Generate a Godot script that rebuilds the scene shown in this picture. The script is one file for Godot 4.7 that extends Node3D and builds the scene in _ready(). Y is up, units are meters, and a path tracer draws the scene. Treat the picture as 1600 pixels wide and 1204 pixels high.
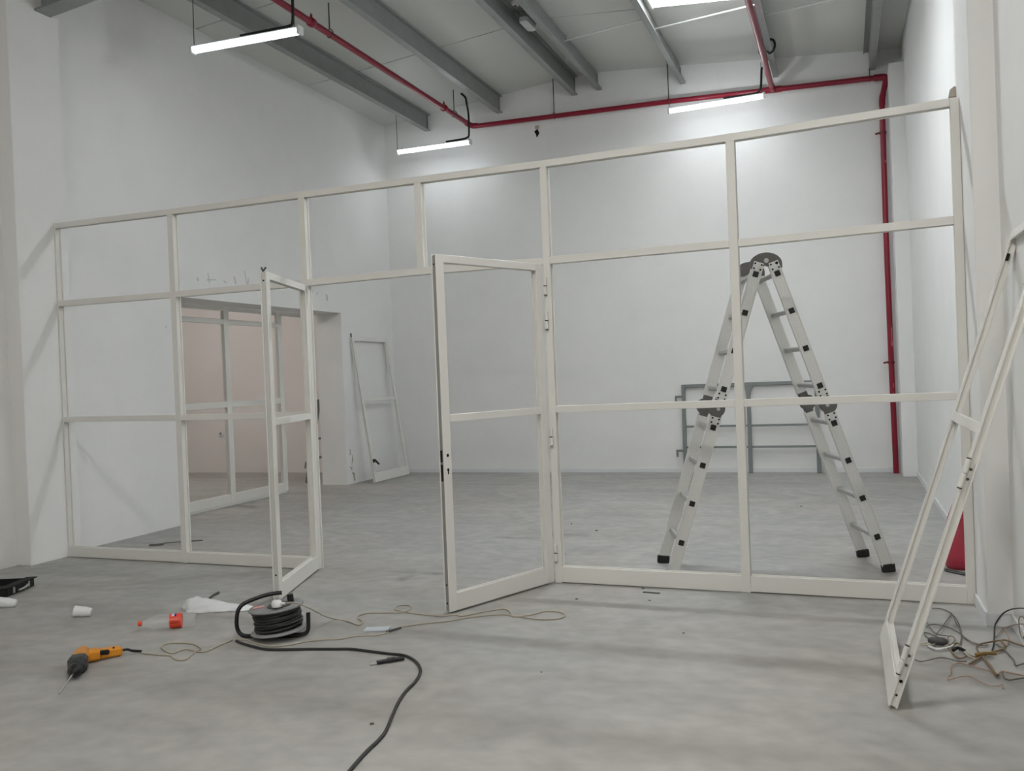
extends Node3D

const FLAT := 0xFFFFFFFF
var M := {}
var used := {}

# ------------------------------------------------------------------ nodes
func numbered(called: String) -> String:
	var n: int = used.get(called, 0)
	used[called] = n + 1
	return called if n == 0 else "%s_%03d" % [called, n]

func tag(o: Node, label: String, category: String, group := "") -> void:
	o.set_meta("label", label)
	o.set_meta("category", category)
	if group != "":
		o.set_meta("group", group)

func thing(called: String, label: String, category: String, at := Vector3.ZERO, turn := 0.0, group := "") -> Node3D:
	var o := Node3D.new()
	o.name = numbered(called)
	add_child(o, true)
	o.position = at
	o.rotation.y = turn
	tag(o, label, category, group)
	return o

func build(called: String, st: SurfaceTool, m: Material, parent: Node, label := "") -> MeshInstance3D:
	var o := MeshInstance3D.new()
	o.name = numbered(called) if parent == self else called
	st.generate_normals()
	o.mesh = st.commit()
	o.material_override = m
	o.cast_shadow = GeometryInstance3D.SHADOW_CASTING_SETTING_ON
	parent.add_child(o, true)
	if label != "":
		o.set_meta("label", label)
	return o

func single(called: String, st: SurfaceTool, m: Material, label: String, category: String, group := "") -> MeshInstance3D:
	var o := build(called, st, m, self)
	tag(o, label, category, group)
	return o

func struct(called: String, st: SurfaceTool, m: Material) -> MeshInstance3D:
	var o := build(called, st, m, self)
	o.set_meta("kind", "structure")
	return o

# ------------------------------------------------------------------ shapes
func nb() -> SurfaceTool:
	var st := SurfaceTool.new()
	st.begin(Mesh.PRIMITIVE_TRIANGLES)
	st.set_smooth_group(FLAT)
	return st

# a triangle turned so that it faces away from c
func tri(st: SurfaceTool, a: Vector3, b: Vector3, d: Vector3, c: Vector3) -> void:
	var n := (b - a).cross(d - a)
	if n.dot((a + b + d) / 3.0 - c) < 0.0:
		st.add_vertex(a); st.add_vertex(b); st.add_vertex(d)
	else:
		st.add_vertex(a); st.add_vertex(d); st.add_vertex(b)

func quad(st: SurfaceTool, a: Vector3, b: Vector3, c: Vector3, d: Vector3, inside: Vector3) -> void:
	tri(st, a, b, c, inside)
	tri(st, a, c, d, inside)

# chamfered box
func box(st: SurfaceTool, at: Vector3, size: Vector3, basis := Basis.IDENTITY, ch := 0.002) -> void:
	st.set_smooth_group(FLAT)
	var h := size / 2.0
	ch = minf(ch, minf(h.x, minf(h.y, h.z)) * 0.45)
	var pt := func(s: Vector3, ax: int) -> Vector3:
		var p := Vector3(s.x * h.x, s.y * h.y, s.z * h.z)
		for k in 3:
			if k != ax:
				p[k] -= s[k] * ch
		return at + basis * p
	for ax in 3:
		var u := (ax + 1) % 3
		var v := (ax + 2) % 3
		for sg in [-1.0, 1.0]:
			var c := []
			for q in [[-1.0, -1.0], [1.0, -1.0], [1.0, 1.0], [-1.0, 1.0]]:
				var s := Vector3.ZERO
				s[ax] = sg; s[u] = q[0]; s[v] = q[1]
				c.append(pt.call(s, ax))
			quad(st, c[0], c[1], c[2], c[3], at)
		if ch > 0.0005:
			for q in [[-1.0, -1.0], [1.0, -1.0], [1.0, 1.0], [-1.0, 1.0]]:
				var s0 := Vector3.ZERO
				s0[ax] = -1.0; s0[u] = q[0]; s0[v] = q[1]
				var s1 := s0
				s1[ax] = 1.0
				quad(st, pt.call(s0, u), pt.call(s1, u), pt.call(s1, v), pt.call(s0, v), at)
	if ch > 0.0005:
		for i in 8:
			var s := Vector3(-1 if i & 1 else 1, -1 if i & 2 else 1, -1 if i & 4 else 1)
			tri(st, pt.call(s, 0), pt.call(s, 1), pt.call(s, 2), at)

# a bar of rectangular section from a to b; wide is the direction of its width w
func bar(st: SurfaceTool, a: Vector3, b: Vector3, w: float, d: float, wide: Vector3, ch := 0.002) -> void:
	var y := (b - a).normalized()
	var x := (wide - y * wide.dot(y)).normalized()
	box(st, (a + b) / 2.0, Vector3(w, a.distance_to(b), d), Basis(x, y, x.cross(y)), ch)

# rolled profile from a to b: two lips with a recessed web between them, so that all edges show a channel
func profile(st: SurfaceTool, a: Vector3, b: Vector3, w: float, d: float, wide: Vector3, inset := 0.012, lip := 0.009) -> void:
	var y := (b - a).normalized()
	var x := (wide - y * wide.dot(y)).normalized()
	var z := x.cross(y)
	for s in [-1.0, 1.0]:
		bar(st, a + z * s * (d - lip) / 2, b + z * s * (d - lip) / 2, w, lip, wide, 0.002)
	var grow := inset if absf(y.y) < 0.7 else -0.002
	bar(st, a - y * grow, b + y * grow, w - 2 * inset, d - 2 * lip + 0.002, wide, 0.0)

# round bar through points
func tube(st: SurfaceTool, pts: Array, r: float, sides := 8, closed := false) -> void:
	var n := pts.size()
	var rings := []
	var x := Vector3.ZERO
	for i in n:
		var t: Vector3
		if closed:
			t = (pts[(i + 1) % n] - pts[(i + n - 1) % n]).normalized()
		else:
			t = (pts[mini(i + 1, n - 1)] - pts[maxi(i - 1, 0)]).normalized()
		if x == Vector3.ZERO:
			x = t.cross(Vector3.UP if absf(t.y) < 0.9 else Vector3.RIGHT).normalized()
		x = (x - t * x.dot(t)).normalized()
		var y := t.cross(x)
		var ring := []
		for k in sides:
			var an := TAU * k / sides
			ring.append(pts[i] + (x * cos(an) + y * sin(an)) * r)
		rings.append(ring)
	for i in (n if closed else n - 1):
		var j := (i + 1) % n
		var mid: Vector3 = (pts[i] + pts[j]) / 2.0
		for k in sides:
			var l := (k + 1) % sides
			st.set_smooth_group(1)
			quad(st, rings[i][k], rings[i][l], rings[j][l], rings[j][k], mid)
	if not closed:
		st.set_smooth_group(FLAT)
		for e in [[0, 1], [n - 1, n - 2]]:
			for k in range(1, sides - 1):
				tri(st, rings[e[0]][0], rings[e[0]][k], rings[e[0]][k + 1], pts[e[1]])

# turned body: profile of (radius, height) about the y axis of xf
func lathe(st: SurfaceTool, prof: Array, seg := 24, xf := Transform3D.IDENTITY, hard := false) -> void:
	for i in prof.size() - 1:
		var p: Vector2 = prof[i]
		var q: Vector2 = prof[i + 1]
		st.set_smooth_group(i + 1 if hard else 1)
		for k in seg:
			var a0 := TAU * k / seg
			var a1 := TAU * (k + 1) / seg
			var A := xf * Vector3(p.x * cos(a0), p.y, p.x * sin(a0))
			var B := xf * Vector3(p.x * cos(a1), p.y, p.x * sin(a1))
			var Cc := xf * Vector3(q.x * cos(a1), q.y, q.x * sin(a1))
			var D := xf * Vector3(q.x * cos(a0), q.y, q.x * sin(a0))
			# the profile runs upward with the outside on its right
			if p.x > 0.00001:
				st.add_vertex(A); st.add_vertex(B); st.add_vertex(Cc)
			if q.x > 0.00001:
				st.add_vertex(A); st.add_vertex(Cc); st.add_vertex(D)

# polygon (x, y) pushed along z from z0 to z1
func prism(st: SurfaceTool, poly: Array, z0: float, z1: float, xf := Transform3D.IDENTITY) -> void:
	st.set_smooth_group(FLAT)
	var pp := PackedVector2Array(poly)
	if Geometry2D.is_polygon_clockwise(pp):
		pp.reverse()
	var idx := Geometry2D.triangulate_polygon(pp)
	for i in range(0, idx.size(), 3):
		var a := pp[idx[i]]
		var b := pp[idx[i + 1]]
		var c := pp[idx[i + 2]]
		var ce := (a + b + c) / 3.0
		for z in [z0, z1]:
			var into := xf * Vector3(ce.x, ce.y, (z0 + z1) / 2.0)
			tri(st, xf * Vector3(a.x, a.y, z), xf * Vector3(b.x, b.y, z), xf * Vector3(c.x, c.y, z), into)
	for i in pp.size():
		var a := pp[i]
		var b := pp[(i + 1) % pp.size()]
		var nrm := Vector2(b.y - a.y, a.x - b.x).normalized()
		var m := (a + b) / 2.0 - nrm * 0.001
		quad(st, xf * Vector3(a.x, a.y, z0), xf * Vector3(b.x, b.y, z0), xf * Vector3(b.x, b.y, z1), xf * Vector3(a.x, a.y, z1), xf * Vector3(m.x, m.y, (z0 + z1) / 2.0))

# smooth curve through points
func curve(pts: Array, per := 6, closed := false) -> Array:
	var out := []
	var n := pts.size()
	for i in (n if closed else n - 1):
		var p0: Vector3 = pts[(i + n - 1) % n] if closed else pts[maxi(i - 1, 0)]
		var p1: Vector3 = pts[i]
		var p2: Vector3 = pts[(i + 1) % n]
		var p3: Vector3 = pts[(i + 2) % n] if closed else pts[mini(i + 2, n - 1)]
		for k in per:
			out.append(p1.cubic_interpolate(p2, p0, p3, float(k) / per))
	if not closed:
		out.append(pts[n - 1])
	return out

func on_floor(flat: Array, y: float) -> Array:
	var out := []
	for p in flat:
		out.append(Vector3(p[0], y, p[1]))
	return out

func disc(st: SurfaceTool, at: Vector3, axis: Vector3, r: float, h: float, seg := 12) -> void:
	var y := axis.normalized()
	var x := y.cross(Vector3.UP if absf(y.y) < 0.9 else Vector3.RIGHT).normalized()
	lathe(st, [Vector2(0, -h / 2), Vector2(r, -h / 2), Vector2(r, h / 2), Vector2(0, h / 2)], seg, Transform3D(Basis(x, y, x.cross(y)), at), true)

# ------------------------------------------------------------------ materials
func mat(c: Color, rough := 0.6, metal := 0.0) -> StandardMaterial3D:
	var m := StandardMaterial3D.new()
	m.albedo_color = c
	m.roughness = rough
	m.metallic = metal
	return m

func noise(sd: int, freq: float, oct := 4) -> FastNoiseLite:
	var n := FastNoiseLite.new()
	n.seed = sd
	n.frequency = freq
	n.fractal_octaves = oct
	return n

# a seamless patch of soft grey mottle around a base colour
func mottled(base: Color, spread: float, sd: int, freq: float, tile: float, rough: float, bump := 0.0) -> StandardMaterial3D:
	var m := mat(Color.WHITE, rough)
	var t := NoiseTexture2D.new()
	t.width = 512; t.height = 512; t.seamless = true
	t.noise = noise(sd, freq)
	var g := Gradient.new()
	g.set_color(0, base.darkened(spread)); g.set_color(1, base.lightened(spread * 0.6))
	t.color_ramp = g
	m.albedo_texture = t
	m.uv1_triplanar = true
	m.uv1_world_triplanar = true
	m.uv1_scale = Vector3.ONE / tile
	if bump > 0.0:
		m.heightmap_enabled = true
		m.heightmap_texture = t
		m.heightmap_scale = bump
	return m

func concrete_floor() -> StandardMaterial3D:
	var w := 900
	var h := 1280
	var im := Image.create(w, h, false, Image.FORMAT_RGB8)
	var a := noise(3, 0.006, 5)
	var b := noise(11, 0.035, 4)
	var c := noise(23, 0.11, 3)
	var warp := noise(31, 0.01, 2)
	var tint := noise(41, 0.008, 3)
	for j in h:
		for i in w:
			var wx := warp.get_noise_2d(i, j) * 40.0
			# trowel strokes: long in one direction
			var v := 0.5 + 0.14 * a.get_noise_2d(i + wx, j) + 0.17 * b.get_noise_2d(i * 0.8 + wx, j * 1.0) + 0.15 * c.get_noise_2d(i * 0.75, j)
			var base := 0.648 + 0.26 * (v - 0.5)
			var t := 0.010 * tint.get_noise_2d(i, j)
			im.set_pixel(i, j, Color(base + 0.006 + t, base, base - 0.014 - t))
	# dark scuffs left by trolleys and feet (x, z in metres, size in pixels)
	for s in [[-2.35, -7.55, 26, 4], [-2.75, -7.35, 14, 3], [-2.9, -5.9, 18, 3], [-3.0, -5.75, 4, 10], [-2.0, -11.7, 50, 3]]:
		var cx: float = (s[0] + 11.2) / 12.4 * w
		var cz: float = (s[1] + 12.6) / 17.8 * h
		for dy in range(-s[3] * 2, s[3] * 2 + 1):
			for dx in range(-s[2] * 2, s[2] * 2 + 1):
				var x := int(cx) + dx
				var y := int(cz) + dy
				if x < 0 or y < 0 or x >= w or y >= h:
					continue
				var e := exp(-(pow(dx / float(s[2]), 2) + pow(dy / float(s[3]), 2)) * 1.3) * (0.5 + 0.6 * b.get_noise_2d(x * 2.0, y * 2.0))
				im.set_pixel(x, y, im.get_pixel(x, y).darkened(clampf(e * 0.30, 0.0, 0.35)))
	var m := mat(Color.WHITE, 0.55)
	m.albedo_texture = ImageTexture.create_from_image(im)
	m.metallic_specular = 0.35
	return m

func make_materials() -> void:
	M.floor = concrete_floor()
	M.wall = mottled(Color(0.93, 0.93, 0.925), 0.015, 5, 0.008, 3.0, 0.85, 0.02)
	M.wall_room = mottled(Color(0.915, 0.900, 0.888), 0.012, 9, 0.008, 3.0, 0.85)
	M.ceiling = mat(Color(0.82, 0.825, 0.805), 0.45)
	M.seal_pale = mat(Color(0.76, 0.76, 0.75), 0.8)
	M.seal = mat(Color(0.56, 0.56, 0.55), 0.8)
	M.joint = mat(Color(0.36, 0.37, 0.36), 0.7)
	M.frame = mat(Color(0.885, 0.879, 0.860), 0.38)
	M.frame_bead = mat(Color(0.86, 0.856, 0.838), 0.42)
	M.steel = mottled(Color(0.60, 0.615, 0.61), 0.05, 13, 0.012, 1.4, 0.45)
	M.steel.metallic = 0.35
	M.red = mat(Color(0.53, 0.055, 0.165), 0.32)
	M.red_dark = mat(Color(0.42, 0.03, 0.09), 0.4)
	M.rod = mat(Color(0.72, 0.73, 0.72), 0.35, 0.6)
	M.rod_dark = mat(Color(0.34, 0.33, 0.32), 0.5, 0.4)
	M.black = mat(Color(0.055, 0.057, 0.065), 0.45)
	M.soft_black = mat(Color(0.03, 0.03, 0.03), 0.8)
	M.rubber = mat(Color(0.09, 0.09, 0.095), 0.7)
	M.alu = mottled(Color(0.88, 0.88, 0.868), 0.06, 17, 0.05, 0.35, 0.34)
	M.alu.metallic = 0.3
	M.alu_plate = mat(Color(0.84, 0.84, 0.83), 0.4, 0.3)
	M.hinge_grey = mat(Color(0.40, 0.39, 0.385), 0.45, 0.4)
	M.galv = mat(Color(0.50, 0.52, 0.52), 0.45, 0.3)
	M.white_plastic = mat(Color(0.88, 0.885, 0.89), 0.4)
	M.grey_plastic = mat(Color(0.54, 0.545, 0.545), 0.45)
	M.dark_grey = mat(Color(0.30, 0.30, 0.30), 0.5)
	M.cable = mat(Color(0.14, 0.145, 0.14), 0.5)
	M.cord = mat(Color(0.70, 0.665, 0.60), 0.55)
	M.cord_brown = mat(Color(0.50, 0.42, 0.32), 0.6)
	M.cord_grey = mat(Color(0.42, 0.40, 0.37), 0.6)
	M.cord_pink = mat(Color(0.66, 0.55, 0.49), 0.6)
	M.yellow = mat(Color(0.84, 0.55, 0.13), 0.42)
	M.gear = mat(Color(0.20, 0.21, 0.22), 0.4, 0.2)
	M.chrome = mat(Color(0.80, 0.80, 0.80), 0.2, 0.9)
	M.orange = mat(Color(0.90, 0.30, 0.18), 0.45)
	M.blue = mat(Color(0.12, 0.16, 0.62), 0.5)
	M.paper = mat(Color(0.80, 0.83, 0.86), 0.7)
	M.pencil = mat(Color(0.76, 0.77, 0.77), 0.9)
	M.rod_white = mat(Color(0.90, 0.91, 0.90), 0.5)
	M.plaster = mat(Color(0.70, 0.66, 0.62), 0.95)
	M.bag = mat(Color(0.90, 0.91, 0.92), 0.35)
	M.bag.backlight_enabled = true
	M.bag.backlight = Color(0.25, 0.25, 0.25)
	M.red_bag = mat(Color(0.70, 0.22, 0.30), 0.35)
	M.yellow_tape = mat(Color(0.52, 0.42, 0.20), 0.5)
	M.alu_rung = mat(Color(0.66, 0.66, 0.655), 0.4, 0.35)
	M.pink_label = mat(Color(0.82, 0.62, 0.60), 0.6)
	var pet := mat(Color(0.93, 0.95, 0.95, 0.11), 0.10)
	pet.transparency = BaseMaterial3D.TRANSPARENCY_ALPHA
	M.pet = pet
	var pane := mat(Color(1, 1, 1, 0.12), 0.1)
	pane.transparency = BaseMaterial3D.TRANSPARENCY_ALPHA
	M.pane = pane
	var glow := mat(Color(0.95, 0.97, 1.0), 0.5)
	glow.emission_enabled = true
	glow.emission = Color(0.93, 0.97, 1.0)
	glow.emission_energy_multiplier = GLOW
	M.glow = glow
	var warm := mat(Color(1.0, 0.9, 0.75), 0.5)
	warm.emission_enabled = true
	warm.emission = Color(1.0, 0.82, 0.58)
	warm.emission_energy_multiplier = GLOW
	M.warm = warm

# ------------------------------------------------------------------ the room
const LW := -6.5        # left wall, room face
const RW := 0.771       # right wall
const BW := -12.38      # back wall
const FW := 5.0         # wall behind the camera
const RIDGE := Vector2(-3.33, 5.625)
const EAVE_L := 5.305
const EAVE_R := 5.312
const GLOW := 3.0
# strength of the lamps: [downwards, to all sides]
const POWER := {"sky": 3.2, "L1": [0.25, 0.05], "L2": [0.4, 0.08], "L3": [0.3, 0.25], "L4": [5.2, 1.15], "FR": [7.2, 0.1], "RR": [0.5, 5.2], "AN": [0.4, 1.35]}
const COOL := Color(0.965, 0.988, 1.0)
const WARM := Color(1.0, 0.982, 0.965)
const NEUTRAL := Color(1.0, 0.985, 0.96)

func ceil_y(x: float) -> float:
	if x < RIDGE.x:
		return lerpf(EAVE_L, RIDGE.y, (x - LW) / (RIDGE.x - LW))
	return lerpf(RIDGE.y, EAVE_R, (x - RIDGE.x) / (RW - RIDGE.x))

func _ready() -> void:
	# camera
	var cam := Camera3D.new()
	cam.name = "camera"
	cam.position = Vector3(0, 1.4, 0)
	cam.rotation = Vector3(-0.0097, 0.3546, -0.0398)
	cam.fov = rad_to_deg(2.0 * atan(602.0 / 1412.04))
	cam.near = 0.05
	cam.far = 100.0
	add_child(cam)
	cam.current = true
	# overcast sky, seen only through the roof light
	var env := Environment.new()
	var sky_mat := ProceduralSkyMaterial.new()
	sky_mat.sky_top_color = Color(0.945, 0.955, 0.96)
	sky_mat.sky_horizon_color = Color(0.92, 0.93, 0.935)
	sky_mat.ground_bottom_color = Color(0.35, 0.35, 0.34)
	sky_mat.ground_horizon_color = Color(0.60, 0.60, 0.60)
	sky_mat.sky_energy_multiplier = POWER.sky
	var sky := Sky.new()
	sky.sky_material = sky_mat
	env.background_mode = Environment.BG_SKY
	env.sky = sky
	env.tonemap_mode = Environment.TONE_MAPPER_LINEAR
	env.tonemap_exposure = 0.96
	env.sdfgi_enabled = true
	env.ssao_enabled = true
	env.ssil_enabled = true
	var we := WorldEnvironment.new()
	we.name = "world_environment"
	we.environment = env
	add_child(we)
	make_materials()
	room()
	roof()
	lamps()
	partition()
	screen()
	pipes()
	ladder()
	leaning_frames()
	barriers()
	reel_and_cords()
	drill()
	bottle_and_litter()
	tangle()
	right_side()

func room() -> void:
	# floor: one slab with its own map
	var st := nb()
	var x0 := -11.2
	var x1 := 1.2
	var z0 := -12.6
	var z1 := 5.2
	st.set_normal(Vector3.UP)
	for c in [[x0, z0], [x1, z0], [x1, z1], [x0, z0], [x1, z1], [x0, z1]]:
		st.set_uv(Vector2((c[0] - x0) / (x1 - x0), (c[1] - z0) / (z1 - z0)))
		st.add_vertex(Vector3(c[0], 0, c[1]))
	st.set_uv(Vector2.ZERO)
	for s in [[Vector3(x0, 0, z0), Vector3(x1, 0, z0)], [Vector3(x1, 0, z0), Vector3(x1, 0, z1)], [Vector3(x1, 0, z1), Vector3(x0, 0, z1)], [Vector3(x0, 0, z1), Vector3(x0, 0, z0)]]:
		quad(st, s[0], s[1], s[1] + Vector3(0, -0.2, 0), s[0] + Vector3(0, -0.2, 0), Vector3(-5, -0.1, -4))
	quad(st, Vector3(x0, -0.2, z0), Vector3(x1, -0.2, z0), Vector3(x1, -0.2, z1), Vector3(x0, -0.2, z1), Vector3(-5, -0.1, -4))
	struct("floor", st, M.floor)
	# side walls: polygons in (z, y) pushed along x
	var side := Transform3D(Basis(Vector3(0, 0, 1), Vector3(0, 1, 0), Vector3(-1, 0, 0)), Vector3.ZERO)   # poly (z, y), push = -x
	st = nb()
	prism(st, [Vector2(BW, 0), Vector2(BW, 5.35), Vector2(FW, 5.35), Vector2(FW, 0), Vector2(-7.68, 0), Vector2(-7.68, 2.37), Vector2(-10.88, 2.37), Vector2(-10.88, 0)], -LW, -LW + 0.4, side)
	var wl := struct("wall_left", st, M.wall)
	st = nb()
	prism(st, [Vector2(BW, 0), Vector2(BW, 5.35), Vector2(FW, 5.35), Vector2(FW, 0)], -RW - 0.25, -RW, side)
	struct("wall_right", st, M.wall)
	# gable walls
	var gable := [Vector2(LW - 0.4, 0), Vector2(RW + 0.25, 0), Vector2(RW + 0.25, EAVE_R - 0.02), Vector2(RIDGE.x, RIDGE.y), Vector2(LW - 0.4, EAVE_L - 0.04)]
	st = nb()
	prism(st, gable, BW - 0.2, BW)
	var wb := struct("wall_back", st, M.wall)
	st = nb()
	prism(st, gable, FW, FW + 0.2)
	struct("wall_front", st, M.wall)
	# the room behind the left wall
	st = nb()
	box(st, Vector3(-9.05, 1.6, BW - 0.1), Vector3(4.3, 3.2, 0.2), Basis.IDENTITY, 0.0)
	struct("wall_back_annex", st, M.wall_room)
	st = nb()
	box(st, Vector3(-11.1, 1.6, -8.7), Vector3(0.2, 3.2, 7.36), Basis.IDENTITY, 0.0)
	struct("wall_left_annex", st, M.wall_room)
	st = nb()
	box(st, Vector3(-9.05, 1.6, -4.9), Vector3(4.3, 3.2, 0.2), Basis.IDENTITY, 0.0)
	struct("wall_front_annex", st, M.wall_room)
	st = nb()
	box(st, Vector3(-9.05, 3.3, -8.7), Vector3(4.3, 0.2, 7.8), Basis.IDENTITY, 0.0)
	struct("ceiling_annex", st, M.wall_room)
	# columns that stand out of the walls
	st = nb()
	box(st, Vector3(-6.425, 2.66, -5.83), Vector3(0.17, 5.32, 0.52), Basis.IDENTITY, 0.004)
	struct("column_left", st, M.wall)
	st = nb()
	box(st, Vector3(0.72, 2.66, -5.555), Vector3(0.14, 5.32, 0.57), Basis.IDENTITY, 0.004)
	var cr := struct("column_right", st, M.wall)
	st = nb()
	prism(st, [Vector2(-0.03, -0.035), Vector2(0.03, -0.035), Vector2(0.03, 0.012), Vector2(0.0, 0.022), Vector2(-0.022, 0.005)], -0.005, 0.03, Transform3D(Basis.IDENTITY, Vector3(0.640, 2.955, -5.86)))
	build("chipped_plaster", st, M.plaster, cr)
	st = nb()
	box(st, Vector3(0.70, 2.5, -12.15), Vector3(0.19, 5.0, 0.5), Basis.IDENTITY, 0.004)
	struct("column_back", st, M.wall)
	# low white skirtings on the right
	st = nb()
	box(st, Vector3(RW - 0.006, 0.035, -8.88), Vector3(0.012, 0.07, 6.04), Basis.IDENTITY, 0.002)
	box(st, Vector3(RW - 0.006, 0.035, -0.2), Vector3(0.012, 0.07, 10.1), Basis.IDENTITY, 0.002)
	struct("baseboard_right", st, M.white_plastic)
	st = nb()
	box(st, Vector3(0.644, 0.035, -5.475), Vector3(0.012, 0.07, 0.43), Basis.IDENTITY, 0.002)
	box(st, Vector3(0.712, 0.035, -5.264), Vector3(0.124, 0.07, 0.012), Basis.IDENTITY, 0.002)
	struct("baseboard_column", st, M.white_plastic)
	st = nb()
	box(st, Vector3(-2.95, 0.03, BW + 0.006), Vector3(7.0, 0.06, 0.012), Basis.IDENTITY, 0.002)
	struct("baseboard_back", st, M.white_plastic)
	# pencil marks and a knocked corner on the left wall
	for s in [[2.581, -7.965, 0.02, 0.04, 0.0], [2.611, -8.144, 0.012, 0.11, 0.2], [2.593, -8.185, 0.16, 0.01, 0.1], [2.59, -8.42, 0.05, 0.012, -0.3], [2.622, -8.60, 0.02, 0.09, 0.3], [2.671, -8.80, 0.012, 0.17, 0.25], [2.60, -8.84, 0.010, 0.14, -0.1], [2.56, -10.54, 0.035, 0.085, 0.2], [2.60, -10.30, 0.05, 0.015, 0.6], [2.62, -10.20, 0.015, 0.06, -0.4], [2.05, -7.45, 0.02, 0.012, 0.0]]:
		st = nb()
		box(st, Vector3(LW + 0.0005, s[0], s[1]), Vector3(0.002, s[3], s[2]), Basis(Vector3.RIGHT, s[4]), 0.0)
		build("pencil_mark", st, M.pencil, wl)
	for s in [[0.44, -10.98, 0.10, 0.3], [0.33, -11.03, 0.12, -0.2], [0.22, -10.99, 0.08, 0.5], [0.13, -11.04, 0.12, 0.1], [0.06, -11.06, 0.08, -0.3]]:
		st = nb()
		var p := []
		for k in 7:
			var r: float = s[2] * (0.35 + 0.3 * sin(k * 2.3 + s[0] * 9.0))
			p.append(Vector2(cos(TAU * k / 7) * r * 0.55, sin(TAU * k / 7) * r))
		prism(st, p, -0.001, 0.003, Transform3D(Basis(Vector3(0, 0, -1), Vector3.UP, Vector3(1, 0, 0)) * Basis(Vector3(0, 0, 1), s[3]), Vector3(LW, s[0], s[1])))
		build("chipped_plaster", st, M.plaster, wl)
	# ragged cable hole high on the back wall
	st = nb()
	var hole := []
	for k in 11:
		var r := 0.036 + 0.010 * sin(k * 4.1) + 0.006 * cos(k * 7.7)
		hole.append(Vector2(cos(TAU * k / 11) * r * 0.85, sin(TAU * k / 11) * r * 1.45))
	prism(st, hole, -0.002, 0.004, Transform3D(Basis.IDENTITY, Vector3(-4.047, 4.885, BW)))
	build("cable_hole", st, M.soft_black, wb, "ragged black hole")
	st = nb()
	box(st, Vector3(-4.04, 4.962, BW + 0.01), Vector3(0.06, 0.045, 0.02), Basis.IDENTITY, 0.01)
	build("hole_patch", st, M.plaster, wb)
	# socket in the annex
	st = nb()
	box(st, Vector3(-9.758, 0.65, BW + 0.012), Vector3(0.085, 0.085, 0.024), Basis.IDENTITY, 0.006)
	var so := thing("wall_socket", "small white wall socket low on the pinkish far wall seen through the left opening", "socket")
	build("cover_plate", st, M.white_plastic, so)
	st = nb()
	disc(st, Vector3(-9.758, 0.65, BW + 0.025), Vector3(0, 0, 1), 0.022, 0.004, 16)
	build("socket_face", st, M.grey_plastic, so)

# ------------------------------------------------------------------ roof
func i_beam(st: SurfaceTool, x: float, yb: float, yt: float, z0: float, z1: float, fl: float, lip := true) -> void:
	var zc := (z0 + z1) / 2.0
	var L := absf(z1 - z0)
	box(st, Vector3(x, (yb + yt) / 2, zc), Vector3(0.012, yt - yb - 0.02, L), Basis.IDENTITY, 0.001)
	box(st, Vector3(x - (0.0 if lip else fl / 2 - 0.006), yb + 0.006, zc), Vector3(fl, 0.012, L), Basis.IDENTITY, 0.002)
	box(st, Vector3(x + (0.0 if lip else fl / 2 - 0.006), yt - 0.006, zc), Vector3(fl, 0.012, L), Basis.IDENTITY, 0.002)
	if not lip:
		box(st, Vector3(x - fl + 0.012, yb + 0.016, zc), Vector3(0.01, 0.03, L), Basis.IDENTITY, 0.001)

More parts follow.
